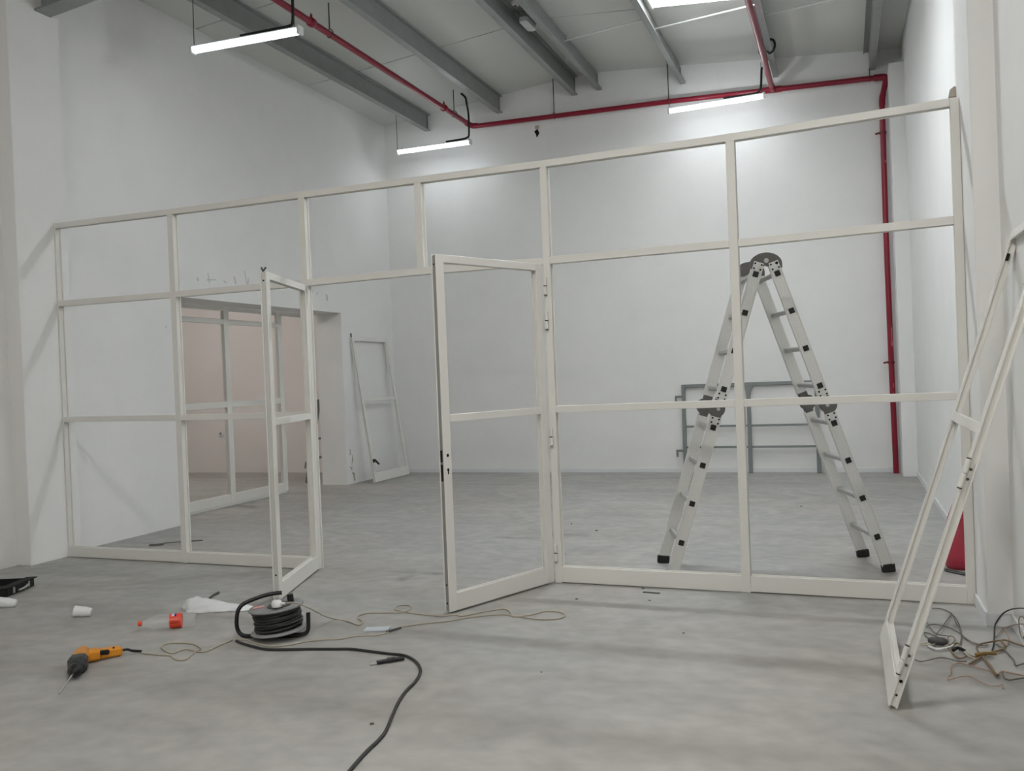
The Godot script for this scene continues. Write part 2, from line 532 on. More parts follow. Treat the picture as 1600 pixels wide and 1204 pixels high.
func roof() -> void:
	# sandwich panels with recessed joints; one sheet is left out for the roof light
	var c := Node3D.new()
	c.name = "ceiling"
	c.set_meta("kind", "structure")
	add_child(c)
	var zs := [5.2, 3.05, 0.9, -1.35, -3.6, -5.85, -8.1, -10.26, -12.58]
	var deck := nb()
	for sl in 2:
		var a := Vector2(LW - 0.4, EAVE_L - 0.04) if sl == 0 else RIDGE
		var b := RIDGE if sl == 0 else Vector2(RW + 0.25, EAVE_R - 0.02)
		for k in zs.size() - 1:
			var za: float = zs[k] - 0.009
			var zb: float = zs[k + 1] + 0.009
			var spans := [[a, b]]
			if sl == 1 and k == 6:
				spans = [[a, Vector2(-1.93, ceil_y(-1.93))], [Vector2(-0.83, ceil_y(-0.83)), b]]
			for s in spans:
				var p: Vector2 = s[0]
				var q: Vector2 = s[1]
				var st := nb()
				prism(st, [p, q, q + Vector2(0, 0.08), p + Vector2(0, 0.08)], zb, za)
				build("ceiling_panel", st, M.ceiling, c)
				prism(deck, [p + Vector2(0, 0.081), q + Vector2(0, 0.081), q + Vector2(0, 0.12), p + Vector2(0, 0.12)], zb - 0.009, za + 0.009)
	build("roof_deck", deck, M.joint, c)
	# closing strips at the edges of the roof
	var st := nb()
	prism(st, [Vector2(-1.93, ceil_y(-1.93) - 0.005), Vector2(-0.83, ceil_y(-0.83) - 0.005), Vector2(-0.83, ceil_y(-0.83) + 0.012), Vector2(-1.93, ceil_y(-1.93) + 0.012)], -10.25, -8.11)
	var win := struct("window_1", st, M.pane)
	st = nb()
	for x in [-1.92, -0.84]:
		box(st, Vector3(x, ceil_y(x) + 0.03, -9.18), Vector3(0.02, 0.12, 2.14), Basis.IDENTITY, 0.002)
	build("window_frame", st, M.ceiling, win)

	var labels := [
		"grey steel roof purlin nearest the left wall, above the suspended lamps on that side",
		"grey steel roof purlin second from the left wall, beside the lamp with the bent conduit",
		"dark deep roof beam at the ridge carrying the emergency lamp",
		"lighter ridge purlin just right of the dark beam",
		"galvanised roof purlin edging the bright roof light, third from the right wall",
		"galvanised purlin directly above the red branch pipe",
		"galvanised purlin nearest the right wall, above the pipe elbow"]
	var spec := [[-5.761, 5.128, 0.10], [-4.60, 5.236, 0.10], [-3.46, 5.333, 0.13], [-3.13, 5.352, 0.07], [-1.975, 5.263, 0.07], [-0.765, 5.171, 0.07], [0.405, 5.083, 0.07]]
	for i in 7:
		var s: Array = spec[i]
		var x: float = s[0]
		var w := 0.09 if i < 3 else 0.07
		var top := ceil_y(x) - 0.012
		var t := thing("roof_purlin", labels[i], "beam", Vector3(x, s[1], BW), 0.0, "roof purlins")
		st = nb()
		box(st, Vector3(0, (top - s[1]) / 2, 8.69), Vector3(0.010, top - s[1] - 0.02, 17.36), Basis.IDENTITY, 0.001)
		build("web", st, M.steel, t)
		for e in [0, 1]:
			st = nb()
			var off := 0.0 if i < 3 else (0.032 if e == 0 else -0.032)
			box(st, Vector3(off, 0.006 if e == 0 else top - s[1] - 0.006, 8.69), Vector3(w if i < 3 else w, 0.012, 17.36), Basis.IDENTITY, 0.002)
			if i >= 3:
				box(st, Vector3(off + (0.03 if e == 0 else -0.03), 0.016 if e == 0 else top - s[1] - 0.016, 8.69), Vector3(0.006, 0.028, 17.36), Basis.IDENTITY, 0.001)
			build("flange", st, M.steel, t)
		st = nb()
		box(st, Vector3(0.012, (top - s[1]) / 2, 0.05), Vector3(0.016, (top - s[1]) * 0.8, 0.012), Basis.IDENTITY, 0.001)
		build("end_cleat", st, M.steel, t)
	# main rafter over the glazed partition
	var rf := thing("roof_rafter", "deep steel rafter end resting on the left column at the upper left corner", "beam", Vector3(-6.35, 4.655, -5.927))
	for part in [["bottom_flange", 0.0, 0.016, 0.165], ["web", 0.016, 0.42, 0.010], ["top_flange", 0.42, 0.436, 0.165]]:
		st = nb()
		var y0: float = part[1]
		var y1: float = part[2]
		var xr := -3.33 + 6.35
		var xe := 0.60 + 6.35
		var up := 0.31
		prism(st, [Vector2(0.002, y0), Vector2(xr, y0 + up), Vector2(xe, y0), Vector2(xe, y1), Vector2(xr, y1 + up), Vector2(0.002, y1)], -part[3] / 2, part[3] / 2)
		build(part[0], st, M.steel, rf)
	# thin tie rods between purlins
	var tl := ["thin tie rod between the ridge purlin and the roof light purlin", "thin white tie rod between the roof light purlin and the red branch pipe", "thin white tie rod right of the red branch pipe, running to the right wall"]
	var te := [[Vector3(-3.12, 5.50, -10.75), Vector3(-1.98, 5.42, -10.30)], [Vector3(-1.97, 5.40, -10.60), Vector3(-0.77, 5.31, -10.16)], [Vector3(-0.76, 5.30, -10.50), Vector3(0.40, 5.21, -10.06)]]
	for i in 3:
		st = nb()
		tube(st, [te[i][0], te[i][1]], 0.010, 6)
		single("tie_rod", st, M.rod_white, tl[i], "rod", "roof tie rods")
	st = nb()
	tube(st, [Vector3(-3.10, 5.60, -10.85), Vector3(-3.27, 5.46, -11.35)], 0.008, 6)
	single("tie_rod", st, M.rod_white, "short slanting white rod beside the dark ridge beam", "rod", "roof tie rods")
	# smoke detector and emergency lamp under the ridge
	var d := thing("smoke_detector", "small round white smoke detector at the top edge on the dark ridge beam", "detector", Vector3(-3.30, 5.53, -9.50))
	st = nb()
	lathe(st, [Vector2(0, -0.03), Vector2(0.03, -0.03), Vector2(0.05, -0.012), Vector2(0.055, 0.012), Vector2(0.055, 0.03), Vector2(0, 0.03)], 20)
	build("housing", st, M.white_plastic, d)
	st = nb()
	lathe(st, [Vector2(0, -0.036), Vector2(0.018, -0.034), Vector2(0.022, -0.028), Vector2(0, -0.026)], 16)
	build("sensor", st, M.dark_grey, d)
	st = nb()
	tube(st, [Vector3(0, 0.03, 0), Vector3(0, 0.075, 0)], 0.02, 8)
	build("stem", st, M.rod, d)
	var e := thing("emergency_light", "white oblong emergency lamp fixed beside the dark ridge beam", "lamp", Vector3(-3.325, 5.50, -9.98))
	st = nb()
	prism(st, [Vector2(-0.055, -0.15), Vector2(-0.035, -0.175), Vector2(0.035, -0.175), Vector2(0.055, -0.15), Vector2(0.055, 0.15), Vector2(0.035, 0.175), Vector2(-0.035, 0.175), Vector2(-0.055, 0.15)], 0.0, 0.03, Transform3D(Basis(Vector3(1, 0, 0), Vector3(0, 0, 1), Vector3(0, -1, 0)), Vector3(0, 0.03, 0)))
	build("housing", st, M.grey_plastic, e)
	st = nb()
	prism(st, [Vector2(-0.05, -0.145), Vector2(-0.03, -0.17), Vector2(0.03, -0.17), Vector2(0.05, -0.145), Vector2(0.05, 0.145), Vector2(0.03, 0.17), Vector2(-0.03, 0.17), Vector2(-0.05, 0.145)], 0.0, 0.05, Transform3D(Basis(Vector3(1, 0, 0), Vector3(0, 0, 1), Vector3(0, -1, 0)), Vector3(0, 0, 0)))
	build("lens_cover", st, M.white_plastic, e)
	st = nb()
	box(st, Vector3(0, 0.065, 0.05), Vector3(0.05, 0.07, 0.08), Basis.IDENTITY, 0.004)
	build("mount", st, M.grey_plastic, e)

# ------------------------------------------------------------------ lamps
func area(at: Vector3, size: Vector2, energy: float, col: Color, called := "lamp_light") -> void:
	var l := AreaLight3D.new()
	l.name = called
	l.area_size = size
	l.light_energy = energy
	l.light_color = col
	l.area_range = 30.0
	l.area_attenuation = 2.0
	l.shadow_enabled = true
	add_child(l, true)
	l.position = at
	l.rotation = Vector3(-PI / 2, 0, 0)

func batten(label: String, at: Vector3, L: float, tilt: float, power: Array, col := COOL, glow: Material = null) -> Node3D:
	var t := thing("batten_lamp", label, "lamp", at, 0.0, "suspended tube lamps")
	t.rotation.z = tilt
	var st := nb()
	# body: shallow tray, diffuser: rounded trough below it
	box(st, Vector3(0, 0.022, 0), Vector3(L, 0.03, 0.07), Basis.IDENTITY, 0.008)
	build("housing", st, M.white_plastic, t)
	st = nb()
	var tr := []
	for k in 9:
		var an := PI + PI * k / 8.0
		tr.append(Vector2(cos(an) * 0.042, sin(an) * 0.042 + 0.012))
	tr.append(Vector2(0.042, 0.02)); tr.append(Vector2(-0.042, 0.02))
	prism(st, tr, -L / 2 + 0.03, L / 2 - 0.03, Transform3D(Basis(Vector3(0, 0, -1), Vector3.UP, Vector3(1, 0, 0)), Vector3.ZERO))
	build("diffuser", st, M.glow if glow == null else glow, t)
	for s in [-1.0, 1.0]:
		st = nb()
		box(st, Vector3(s * (L / 2 - 0.012), 0.006, 0), Vector3(0.03, 0.078, 0.08), Basis.IDENTITY, 0.012)
		build("end_cap", st, M.white_plastic, t)
	# light of the tube: most of it downwards, the rest to all sides
	area(at + Vector3(0, -0.036, 0), Vector2(L - 0.08, 0.07), power[0], col)
	if power[1] > 0.0:
		for s in [-0.25, 0.25]:
			var o := OmniLight3D.new()
			o.name = "lamp_light"
			o.light_energy = power[1] * 0.5
			o.light_color = col
			o.light_size = 0.02
			o.omni_range = 30.0
			o.omni_attenuation = 2.0
			o.shadow_enabled = true
			add_child(o, true)
			o.position = at + Vector3(s * L, -0.062, 0)
	return t

func wire(t: Node3D, x: float, len: float) -> void:
	var st := nb()
	tube(st, [Vector3(x, 0.03, 0), Vector3(x, len, 0)], 0.004, 6)
	build("hanger_wire", st, M.rod_dark, t)

func conduit(t: Node3D, pts: Array) -> void:
	var st := nb()
	tube(st, curve(pts, 5), 0.014, 8)
	build("conduit", st, M.black, t, "black flexible conduit")

func lamps() -> void:
	var a := batten("lit white tube lamp hung highest on the left, nearest the camera", Vector3(-5.08, 4.582, -7.02), 1.20, -0.014, POWER.L1)
	wire(a, -0.575, ceil_y(-5.65) - 4.58)
	wire(a, 0.53, ceil_y(-4.55) - 4.58)
	conduit(a, [Vector3(-0.05, 0.055, 0), Vector3(0.3, 0.06, 0), Vector3(0.47, 0.062, 0), Vector3(0.515, 0.10, 0), Vector3(0.52, 0.3, 0), Vector3(0.52, 0.62, 0), Vector3(0.47, 0.68, 0)])
	var b := batten("lit white tube lamp hung low in the far left corner over the partition", Vector3(-5.42, 4.718, -11.8), 1.17, 0.0, POWER.L2)
	wire(b, -0.575, ceil_y(-6.0) - 4.72)
	wire(b, 0.55, 0.50)
	conduit(b, [Vector3(0.2, 0.055, 0), Vector3(0.45, 0.06, 0), Vector3(0.53, 0.075, 0), Vector3(0.555, 0.12, 0), Vector3(0.56, 0.38, 0), Vector3(0.535, 0.58, 0), Vector3(0.52, 0.64, 0), Vector3(0.46, 0.70, 0)])
	var c := batten("lit white tube lamp hung by the back wall right under the red pipe", Vector3(-1.447, 4.775, -11.8), 1.22, 0.02, POWER.L3)
	wire(c, -0.59, ceil_y(-2.04) - 4.77)
	wire(c, 0.58, 0.42)
	conduit(c, [Vector3(0.1, 0.055, 0), Vector3(0.45, 0.05, 0), Vector3(0.53, 0.065, 0), Vector3(0.565, 0.12, 0), Vector3(0.585, 0.32, 0), Vector3(0.592, 0.36, 0.0)])
	var st := nb()
	tube(st, curve([Vector3(-0.842, 5.185, -11.66), Vector3(-0.82, 5.16, -11.40), Vector3(-0.755, 5.12, -11.15), Vector3(-0.712, 5.05, -11.02), Vector3(-0.672, 5.06, -10.98), Vector3(-0.648, 5.12, -10.98), Vector3(-0.668, 5.19, -11.0), Vector3(-0.735, 5.212, -11.0)], 6), 0.014, 8)
	single("cable_loop", st, M.black, "black conduit loop bulging from the roof purlin beside the red branch pipe", "conduit")
	# the rest of the grid, outside the picture
	batten("lit tube lamp hung above the right half of the glazed partition, out of the picture", Vector3(-1.1, 4.62, -7.3), 1.20, 0.0, POWER.L4)
	batten("lit tube lamp hung on the camera side, right, out of the picture", Vector3(-1.2, 4.6, -2.3), 1.20, 0.0, POWER.FR, NEUTRAL)
	batten("lit tube lamp behind the camera, right, out of the picture", Vector3(-1.2, 4.6, 2.4), 1.20, 0.0, POWER.RR, NEUTRAL)
	# warm lamp of the annex, above its partition
	var an := batten("warm white tube lamp under the ceiling of the annex, out of the picture", Vector3(-9.2, 3.1, -9.8), 1.20, 0.0, POWER.AN, WARM, M.warm)
	wire(an, -0.5, 0.12)
	wire(an, 0.5, 0.12)

# ------------------------------------------------------------------ glazed partition
func partition() -> void:
	var O := Vector3(-2.87, 0, -5.8258)
	var t := thing("glazed_partition", "long off-white metal partition frame with empty panes crossing the room between two columns", "partition", O, -0.0349)
	var D := 0.06
	# posts: left x, right x, foot, head (front face, along the partition)
	var px := [[-6.385, -6.325], [-5.098, -5.042], [-3.832, -3.776], [-1.887, -1.838], [-0.654, -0.600], [0.604, 0.651]]
	var top := [2.874, 2.861, 2.855, 2.843, 2.850, 2.880]
	var r2 := [2.206, 2.196, 2.194, 2.194, 2.196, 2.213]
	var r3 := [1.208, 1.199, 1.197, 1.192, 1.202, 1.213]
	var bt := [0.089, 0.090, 0.090, 0.110, 0.106, 0.100]
	var st: SurfaceTool
	for i in 6:
		st = nb()
		var a: float = px[i][0] + 2.87
		var b: float = px[i][1] + 2.87
		var h: float = top[i] - (0.0 if i == 0 or i == 5 else 0.044)
		profile(st, Vector3((a + b) / 2, 0.0, -D / 2), Vector3((a + b) / 2, h, -D / 2), b - a, D, Vector3.RIGHT)
		build("post", st, M.frame, t)
	st = nb()
	profile(st, Vector3(-2.815 + 2.87, 2.200, -D / 2), Vector3(-2.815 + 2.87, 2.805, -D / 2), 0.056, D, Vector3.RIGHT)
	build("post", st, M.frame, t)
	var rail := func(x0: float, y0: float, x1: float, y1: float, w: float, called: String) -> void:
		var s := nb()
		profile(s, Vector3(x0 + 2.87, y0 - w / 2, -D / 2), Vector3(x1 + 2.87, y1 - w / 2, -D / 2), w, D - 0.002, Vector3.UP)
		build(called, s, M.frame, t)
	for i in 5:
		var xa: float = px[i][1]
		var xb: float = px[i + 1][0]
		rail.call(xa - (0.0 if i == 0 else 0.028), top[i], xb + (0.0 if i == 4 else 0.028), top[i + 1], 0.046, "top_rail")
		if i == 2:
			rail.call(xa, r2[2], -2.815, 2.202, 0.050, "transom")
			rail.call(-2.815, 2.202, xb, r2[3], 0.050, "transom")
		else:
			rail.call(xa, r2[i], xb, r2[i + 1], 0.048, "transom")
			rail.call(xa, r3[i], xb, r3[i + 1], 0.046, "mid_rail")
			var h: float = (bt[i] + bt[i + 1]) / 2
			rail.call(xa, bt[i], xb, bt[i + 1], h - 0.004, "bottom_rail")
	# fixing screws and dark lead packers at the wall post
	for y in [2.67, 1.31, 0.23]:
		st = nb()
		box(st, Vector3(-6.387 + 2.87, y, 0.0), Vector3(0.008, 0.11 if y < 2 else 0.014, 0.014), Basis.IDENTITY, 0.001)
		build("wall_packer", st, M.soft_black, t)
	# the two leaves, standing open towards the camera
	var lf := leaf("glazed_door", "off-white glazed door leaf with lock hole, right of the doorway, standing open", Vector3(-1.890, 0.012, -5.771), 1.969, true)
	for y in [1.986, 1.754, 0.974, 0.192]:
		hinge(lf, y)
	leaf("glazed_door", "off-white glazed door leaf left of the doorway, standing open behind the cable reel", Vector3(-3.781, 0.012, -5.866), 1.269, false)

# local x runs from the hinge to the free edge, local z is the visible face
func leaf(called: String, label: String, at: Vector3, ang: float, locked: bool) -> Node3D:
	var t := thing(called, label, "door", at, -ang, "glazed door leaves")
	var W := 0.955
	var H := 2.135
	var d := 0.046
	var zc := d / 2.0      # visible face lies in the plane z = 0
	var st := nb()
	profile(st, Vector3(0.032, 0, zc), Vector3(0.032, H, zc), 0.062, d, Vector3.RIGHT)
	build("stile", st, M.frame, t)
	st = nb()
	profile(st, Vector3(W - 0.031, 0, zc), Vector3(W - 0.031, H, zc), 0.062, d, Vector3.RIGHT)
	build("stile", st, M.frame, t)
	for s in [["top_rail", H - 0.024, 0.048], ["mid_rail", 1.154, 0.044], ["bottom_rail", 0.052, 0.104]]:
		st = nb()
		profile(st, Vector3(0.062, s[1], zc), Vector3(W - 0.062, s[1], zc), s[2], d - 0.001, Vector3.UP)
		build(s[0], st, M.frame, t)
	# grey brush seal in the channel of the free edge
	st = nb()
	box(st, Vector3(W - 0.007, H / 2, zc), Vector3(0.010, H - 0.01, d - 0.020), Basis.IDENTITY, 0.002)
	build("edge_seal", st, M.seal if locked else M.seal_pale, t, "grey edge seal")
	# lock case in the free edge, handle and key holes in the face
	if locked:
		st = nb()
		box(st, Vector3(W - 0.0015, 0.93, zc), Vector3(0.003, 0.07, 0.018), Basis.IDENTITY, 0.001)
		box(st, Vector3(W - 0.0015, 0.83, zc), Vector3(0.003, 0.10, 0.018), Basis.IDENTITY, 0.001)
		build("lock_plate", st, M.soft_black, t, "dark lock plate")
		st = nb()
		disc(st, Vector3(W - 0.031, 0.934, 0), Vector3(0, 0, 1), 0.010, 0.002)
		build("handle_hole", st, M.soft_black, t)
		st = nb()
		disc(st, Vector3(W - 0.031, 0.848, 0), Vector3(0, 0, 1), 0.009, 0.002)
		box(st, Vector3(W - 0.031, 0.834, 0), Vector3(0.009, 0.026, 0.002), Basis.IDENTITY, 0.0)
		build("key_hole", st, M.soft_black, t)
	for y in [0.16, 0.05, H - 0.06]:
		st = nb()
		disc(st, Vector3(W - 0.0015, y, zc), Vector3(1, 0, 0), 0.006, 0.003, 8)
		build("screw_hole", st, M.soft_black, t)
	if not locked:
		st = nb()
		bar(st, Vector3(W - 0.005, H + 0.002, zc), Vector3(W + 0.03, H + 0.02, zc - 0.03), 0.012, 0.004, Vector3(0, 0, 1), 0.001)
		bar(st, Vector3(W - 0.008, H - 0.003, zc), Vector3(W - 0.004, H + 0.026, zc + 0.012), 0.012, 0.004, Vector3(0, 0, 1), 0.001)
		build("bolt_tongue", st, M.dark_grey, t, "bent dark bolt tongue")
	return t

func hinge(t: Node3D, y: float) -> void:
	var n := Node3D.new()
	n.name = "hinge"
	t.add_child(n, true)
	for s in [-1.0, 1.0]:
		var st := nb()
		lathe(st, [Vector2(0, -0.028), Vector2(0.0105, -0.028), Vector2(0.012, -0.024), Vector2(0.012, 0.024), Vector2(0.0105, 0.028), Vector2(0, 0.028)], 14, Transform3D(Basis.IDENTITY, Vector3(-0.010, y + s * 0.030, -0.014)), true)
		build("hinge_knuckle", st, M.frame, n)
	var pin := nb()
	disc(pin, Vector3(-0.010, y, -0.014), Vector3.UP, 0.0115, 0.006)
	disc(pin, Vector3(-0.010, y - 0.060, -0.014), Vector3.UP, 0.0115, 0.004)
	build("hinge_pin", pin, M.soft_black, n)

# glazed screen in the opening of the left wall
func screen() -> void:
	var X := -6.93
	var t := thing("opening_screen", "off-white framed screen filling the left wall opening to the pinkish room", "partition", Vector3(X, 0, -9.0))
	var st: SurfaceTool
	for s in [[-7.70, 0.05], [-8.94, 0.09], [-10.02, 0.09]]:
		st = nb()
		box(st, Vector3(0, 1.2, s[0] + 9.0), Vector3(0.05, 2.34, s[1]), Basis.IDENTITY, 0.003)
		build("post", st, M.frame, t)
	for s in [["bottom_rail", 0.085, 0.105], ["mid_rail", 1.205, 0.07], ["transom", 2.19, 0.06], ["top_rail", 2.345, 0.05]]:
		for z in [[-7.725, -8.895], [-8.985, -9.975]]:
			st = nb()
			box(st, Vector3(0, s[1], (z[0] + z[1]) / 2 + 9.0), Vector3(0.048, s[2], absf(z[1] - z[0])), Basis.IDENTITY, 0.003)
			build(s[0], st, M.frame, t)
	st = nb()
	box(st, Vector3(0, 2.345, -10.45 + 9.0), Vector3(0.048, 0.05, 0.77), Basis.IDENTITY, 0.003)
	build("top_rail", st, M.frame, t)
	st = nb()
	box(st, Vector3(-0.005, 0.016, -8.86 + 9.0), Vector3(0.06, 0.032, 2.36), Basis.IDENTITY, 0.003)
	build("threshold", st, M.frame_bead, t)

# ------------------------------------------------------------------ pipes
func pipes() -> void:
	var t := thing("fire_pipe", "red sprinkler pipe running under the roof, along the back wall and down to the floor", "pipe")
	var r := 0.034
	var zb := BW + 0.10
	var run := func(called: String, pts: Array, rad := 0.034) -> void:
		var st := nb()
		tube(st, pts, rad, 14)
		build(called, st, M.red, t)
	run.call("pipe_run", [Vector3(-5.035, 5.14, -1.0), Vector3(-5.035, 5.125, -7.4), Vector3(-5.03, 5.10, -12.18)])
	run.call("elbow", curve([Vector3(-5.03, 5.10, -12.12), Vector3(-5.03, 5.095, -12.2), Vector3(-5.00, 5.085, -12.262), Vector3(-4.92, 5.08, zb)], 5), 0.041)
	run.call("pipe_run", [Vector3(-4.94, 5.075, zb), Vector3(-2.1, 5.03, zb), Vector3(0.52, 4.955, zb)])
	run.call("elbow", curve([Vector3(0.45, 4.957, zb), Vector3(0.555, 4.953, zb), Vector3(0.588, 4.93, zb), Vector3(0.580, 4.85, zb)], 5), 0.041)
	run.call("pipe_run", [Vector3(0.582, 4.90, zb), Vector3(0.538, 4.70, zb)])
	run.call("elbow", curve([Vector3(0.548, 4.74, zb), Vector3(0.536, 4.69, zb), Vector3(0.532, 4.60, zb)], 5), 0.038)
	run.call("pipe_run", [Vector3(0.532, 4.66, zb), Vector3(0.525, 3.0, zb), Vector3(0.532, 1.4, zb), Vector3(0.545, 0.0, zb)])
	run.call("branch_pipe", [Vector3(-0.775, 4.993, zb), Vector3(-0.79, 5.040, -9.4), Vector3(-0.80, 5.06, -2.0)])
	run.call("tee", [Vector3(-0.89, 4.995, zb), Vector3(-0.66, 4.989, zb)], 0.042)
	run.call("tee", [Vector3(-0.775, 4.994, zb + 0.02), Vector3(-0.776, 4.995, zb + 0.13)], 0.041)
	# chipped paint on the drop
	for s in [[1.78, 0.10, 0.008], [1.62, 0.05, 0.012], [1.70, 0.16, 0.006], [1.10, 0.06, 0.01], [0.98, 0.09, 0.007], [3.9, 0.03, 0.01]]:
		var st := nb()
		box(st, Vector3(0.530 + r * 0.55, s[0], zb + r * 0.84), Vector3(s[2], s[1], 0.004), Basis(Vector3.UP, 0.6), 0.001)
		build("paint_chip", st, M.pink_label, t)
	# couplings and hangers along the runs
	for s in [[-8.09, 5.123], [-11.36, 5.108], [-4.6, 5.13]]:
		var st := nb()
		lathe(st, [Vector2(0.034, -0.04), Vector2(0.046, -0.036), Vector2(0.05, -0.01), Vector2(0.05, 0.01), Vector2(0.046, 0.036), Vector2(0.034, 0.04)], 16, Transform3D(Basis(Vector3(1, 0, 0), Vector3(0, 0, 1), Vector3(0, -1, 0)), Vector3(-5.035, s[1], s[0])))
		box(st, Vector3(-5.035, s[1] + 0.055, s[0]), Vector3(0.02, 0.05, 0.022), Basis.IDENTITY, 0.003)
		build("coupling", st, M.red, t)
		st = nb()
		disc(st, Vector3(-5.035, s[1] + 0.086, s[0]), Vector3.UP, 0.012, 0.014, 8)
		build("bolt", st, M.rod, t)
	for s in [[-8.44, 5.121], [-11.70, 5.106], [-5.2, 5.13]]:
		hanger(t, Vector3(-5.035, s[1], s[0]), ceil_y(-5.035), true)
	hanger(t, Vector3(-3.748, 5.057, zb), ceil_y(-3.748), false)
	hanger(t, Vector3(-2.125, 5.031, zb), ceil_y(-2.125), false)
	hanger(t, Vector3(0.401, 4.96, zb), 5.09, false)
	hanger(t, Vector3(-0.787, 5.04, -10.9), ceil_y(-0.787) - 0.25, true)
	for y in [4.26, 1.39]:
		var st := nb()
		disc(st, Vector3(0.53, y, zb), Vector3.UP, 0.043, 0.03, 16)
		box(st, Vector3(0.53, y, zb - 0.05), Vector3(0.02, 0.02, 0.1), Basis.IDENTITY, 0.002)
		box(st, Vector3(0.47, y + 0.002, zb), Vector3(0.06, 0.022, 0.012), Basis(Vector3(0, 0, 1), 0.2), 0.002)
		build("pipe_clamp", st, M.red_dark, t)

func hanger(t: Node3D, p: Vector3, top: float, along_z: bool) -> void:
	var n := Node3D.new()
	n.name = "hanger"
	t.add_child(n, true)
	var st := nb()
	tube(st, [p + Vector3(0, 0.06, 0), Vector3(p.x, top, p.z)], 0.007, 6)
	build("hanger_rod", st, M.rod_dark, n)
	st = nb()
	var ring := []
	for k in 14:
		var an := TAU * k / 14
		var e := Vector3(cos(an) * 0.04, sin(an) * 0.046 + 0.008, 0)
		ring.append(p + (e if along_z else Vector3(0, e.y, e.x)))
	tube(st, ring, 0.006, 6, true)
	build("hanger_loop", st, M.rod_dark if along_z else M.red_dark, n)

# ------------------------------------------------------------------ ladder
func ladder() -> void:
	var t := thing("folding_ladder", "aluminium multi-hinged folding ladder standing as an A behind the partition", "ladder", Vector3(-0.526, 0, -6.518), 0.3068)
	var legs := [[-1.0, -0.104, 0.3145], [1.0, 0.040, 0.3325]]      # side, x at y 2.018, lean
	for lg in legs:
		var sd: float = lg[0]
		var at := func(y: float) -> float: return lg[1] + sd * lg[2] * (2.018 - y)
		var up := Vector3(-sd * lg[2], 1, 0).normalized()
		var wide := Vector3(up.y, -up.x, 0)
		for sec in [[1.20, 2.085, [1.26, 1.512, 1.765, 2.018]], [0.028, 1.075, [0.24, 0.50, 0.755, 1.006]]]:
			var n := Node3D.new()
			n.name = "ladder_section"
			t.add_child(n, true)
			for z in [0.25, -0.25]:
				var st := nb()
				var a := Vector3(at.call(sec[0]), sec[0], z)
				var b := Vector3(at.call(sec[1]), sec[1], z)
				bar(st, a, b, 0.076, 0.026, wide, 0.004)
				build("stile", st, M.alu, n)
				# raised lips along the stile edges
				var lip := nb()
				for e in [-1.0, 1.0]:
					bar(lip, a + wide * e * 0.034 + Vector3(0, 0, signf(z) * 0.014), b + wide * e * 0.034 + Vector3(0, 0, signf(z) * 0.014), 0.008, 0.005, wide, 0.002)
				build("stile_lip", lip, M.alu, n)
				if sec[0] < 0.5:
					st = nb()
					box(st, Vector3(at.call(0.03), 0.028, z), Vector3(0.086, 0.056, 0.038), Basis(Vector3(0, 0, 1), sd * lg[2] * 0.35), 0.006)
					build("rubber_foot", st, M.rubber, n)
			for y in sec[2]:
				var st := nb()
				var x: float = at.call(y)
				box(st, Vector3(x, y, 0), Vector3(0.032, 0.032, 0.474), Basis(Vector3(0, 0, 1), sd * lg[2]), 0.006)
				build("rung", st, M.alu_rung, n)
				for z in [0.267, -0.267]:
					st = nb()
					box(st, Vector3(x, y, z), Vector3(0.036, 0.036, 0.012), Basis(Vector3(0, 0, 1), sd * lg[2]), 0.005)
					build("rung_cap", st, M.black, n)
		# middle hinge on each stile with its riveted plates
		for z in [0.25, -0.25]:
			var h := Node3D.new()
			h.name = "middle_hinge"
			t.add_child(h, true)
			var st := nb()
			var yc := 1.128
			var c := Vector3(at.call(yc), yc, z)
			disc(st, c + wide * sd * 0.010, Vector3(0, 0, 1), 0.056, 0.034, 20)
			bar(st, c - up * 0.075, c + up * 0.085, 0.066, 0.030, wide, 0.006)
			build("hinge_body", st, M.hinge_grey, h, "worn grey steel hinge")
			st = nb()
			disc(st, c + Vector3(0, 0, signf(z) * 0.018), Vector3(0, 0, 1), 0.012, 0.012, 10)
			build("hinge_pin", st, M.rod, h)
			plates(h, c + up * 0.088, up, wide, z, 0.052)
			plates(h, c - up * 0.080, up, wide, z, 0.052)
	# top hinges
	for z in [0.25, -0.25]:
		var h := Node3D.new()
		h.name = "top_hinge"
		t.add_child(h, true)
		var st := nb()
		var p := []
		for k in 13:
			var an := PI * k / 12.0
			p.append(Vector2(-0.032 + cos(an) * 0.105, 2.085 + sin(an) * 0.075))
		p.append(Vector2(-0.137, 2.055)); p.append(Vector2(-0.075, 2.055)); p.append(Vector2(-0.032, 2.075)); p.append(Vector2(0.012, 2.055)); p.append(Vector2(0.073, 2.055))
		prism(st, p, z - 0.017, z + 0.017)
		build("hinge_body", st, M.hinge_grey, h, "domed grey steel hinge")
		st = nb()
		disc(st, Vector3(-0.032, 2.105, z + signf(z) * 0.018), Vector3(0, 0, 1), 0.016, 0.012, 12)
		build("hinge_pin", st, M.rod, h)
		st = nb()
		box(st, Vector3(0.035, 2.085, z + signf(z) * 0.018), Vector3(0.02, 0.012, 0.01), Basis(Vector3(0, 0, 1), -0.5), 0.003)
		build("latch", st, M.soft_black, h)
		for lg in legs:
			var sd: float = lg[0]
			var up := Vector3(-sd * lg[2], 1, 0).normalized()
			plates(h, Vector3(lg[1] - sd * lg[2] * 0.050, 2.068, z), up, Vector3(up.y, -up.x, 0), z, 0.060)

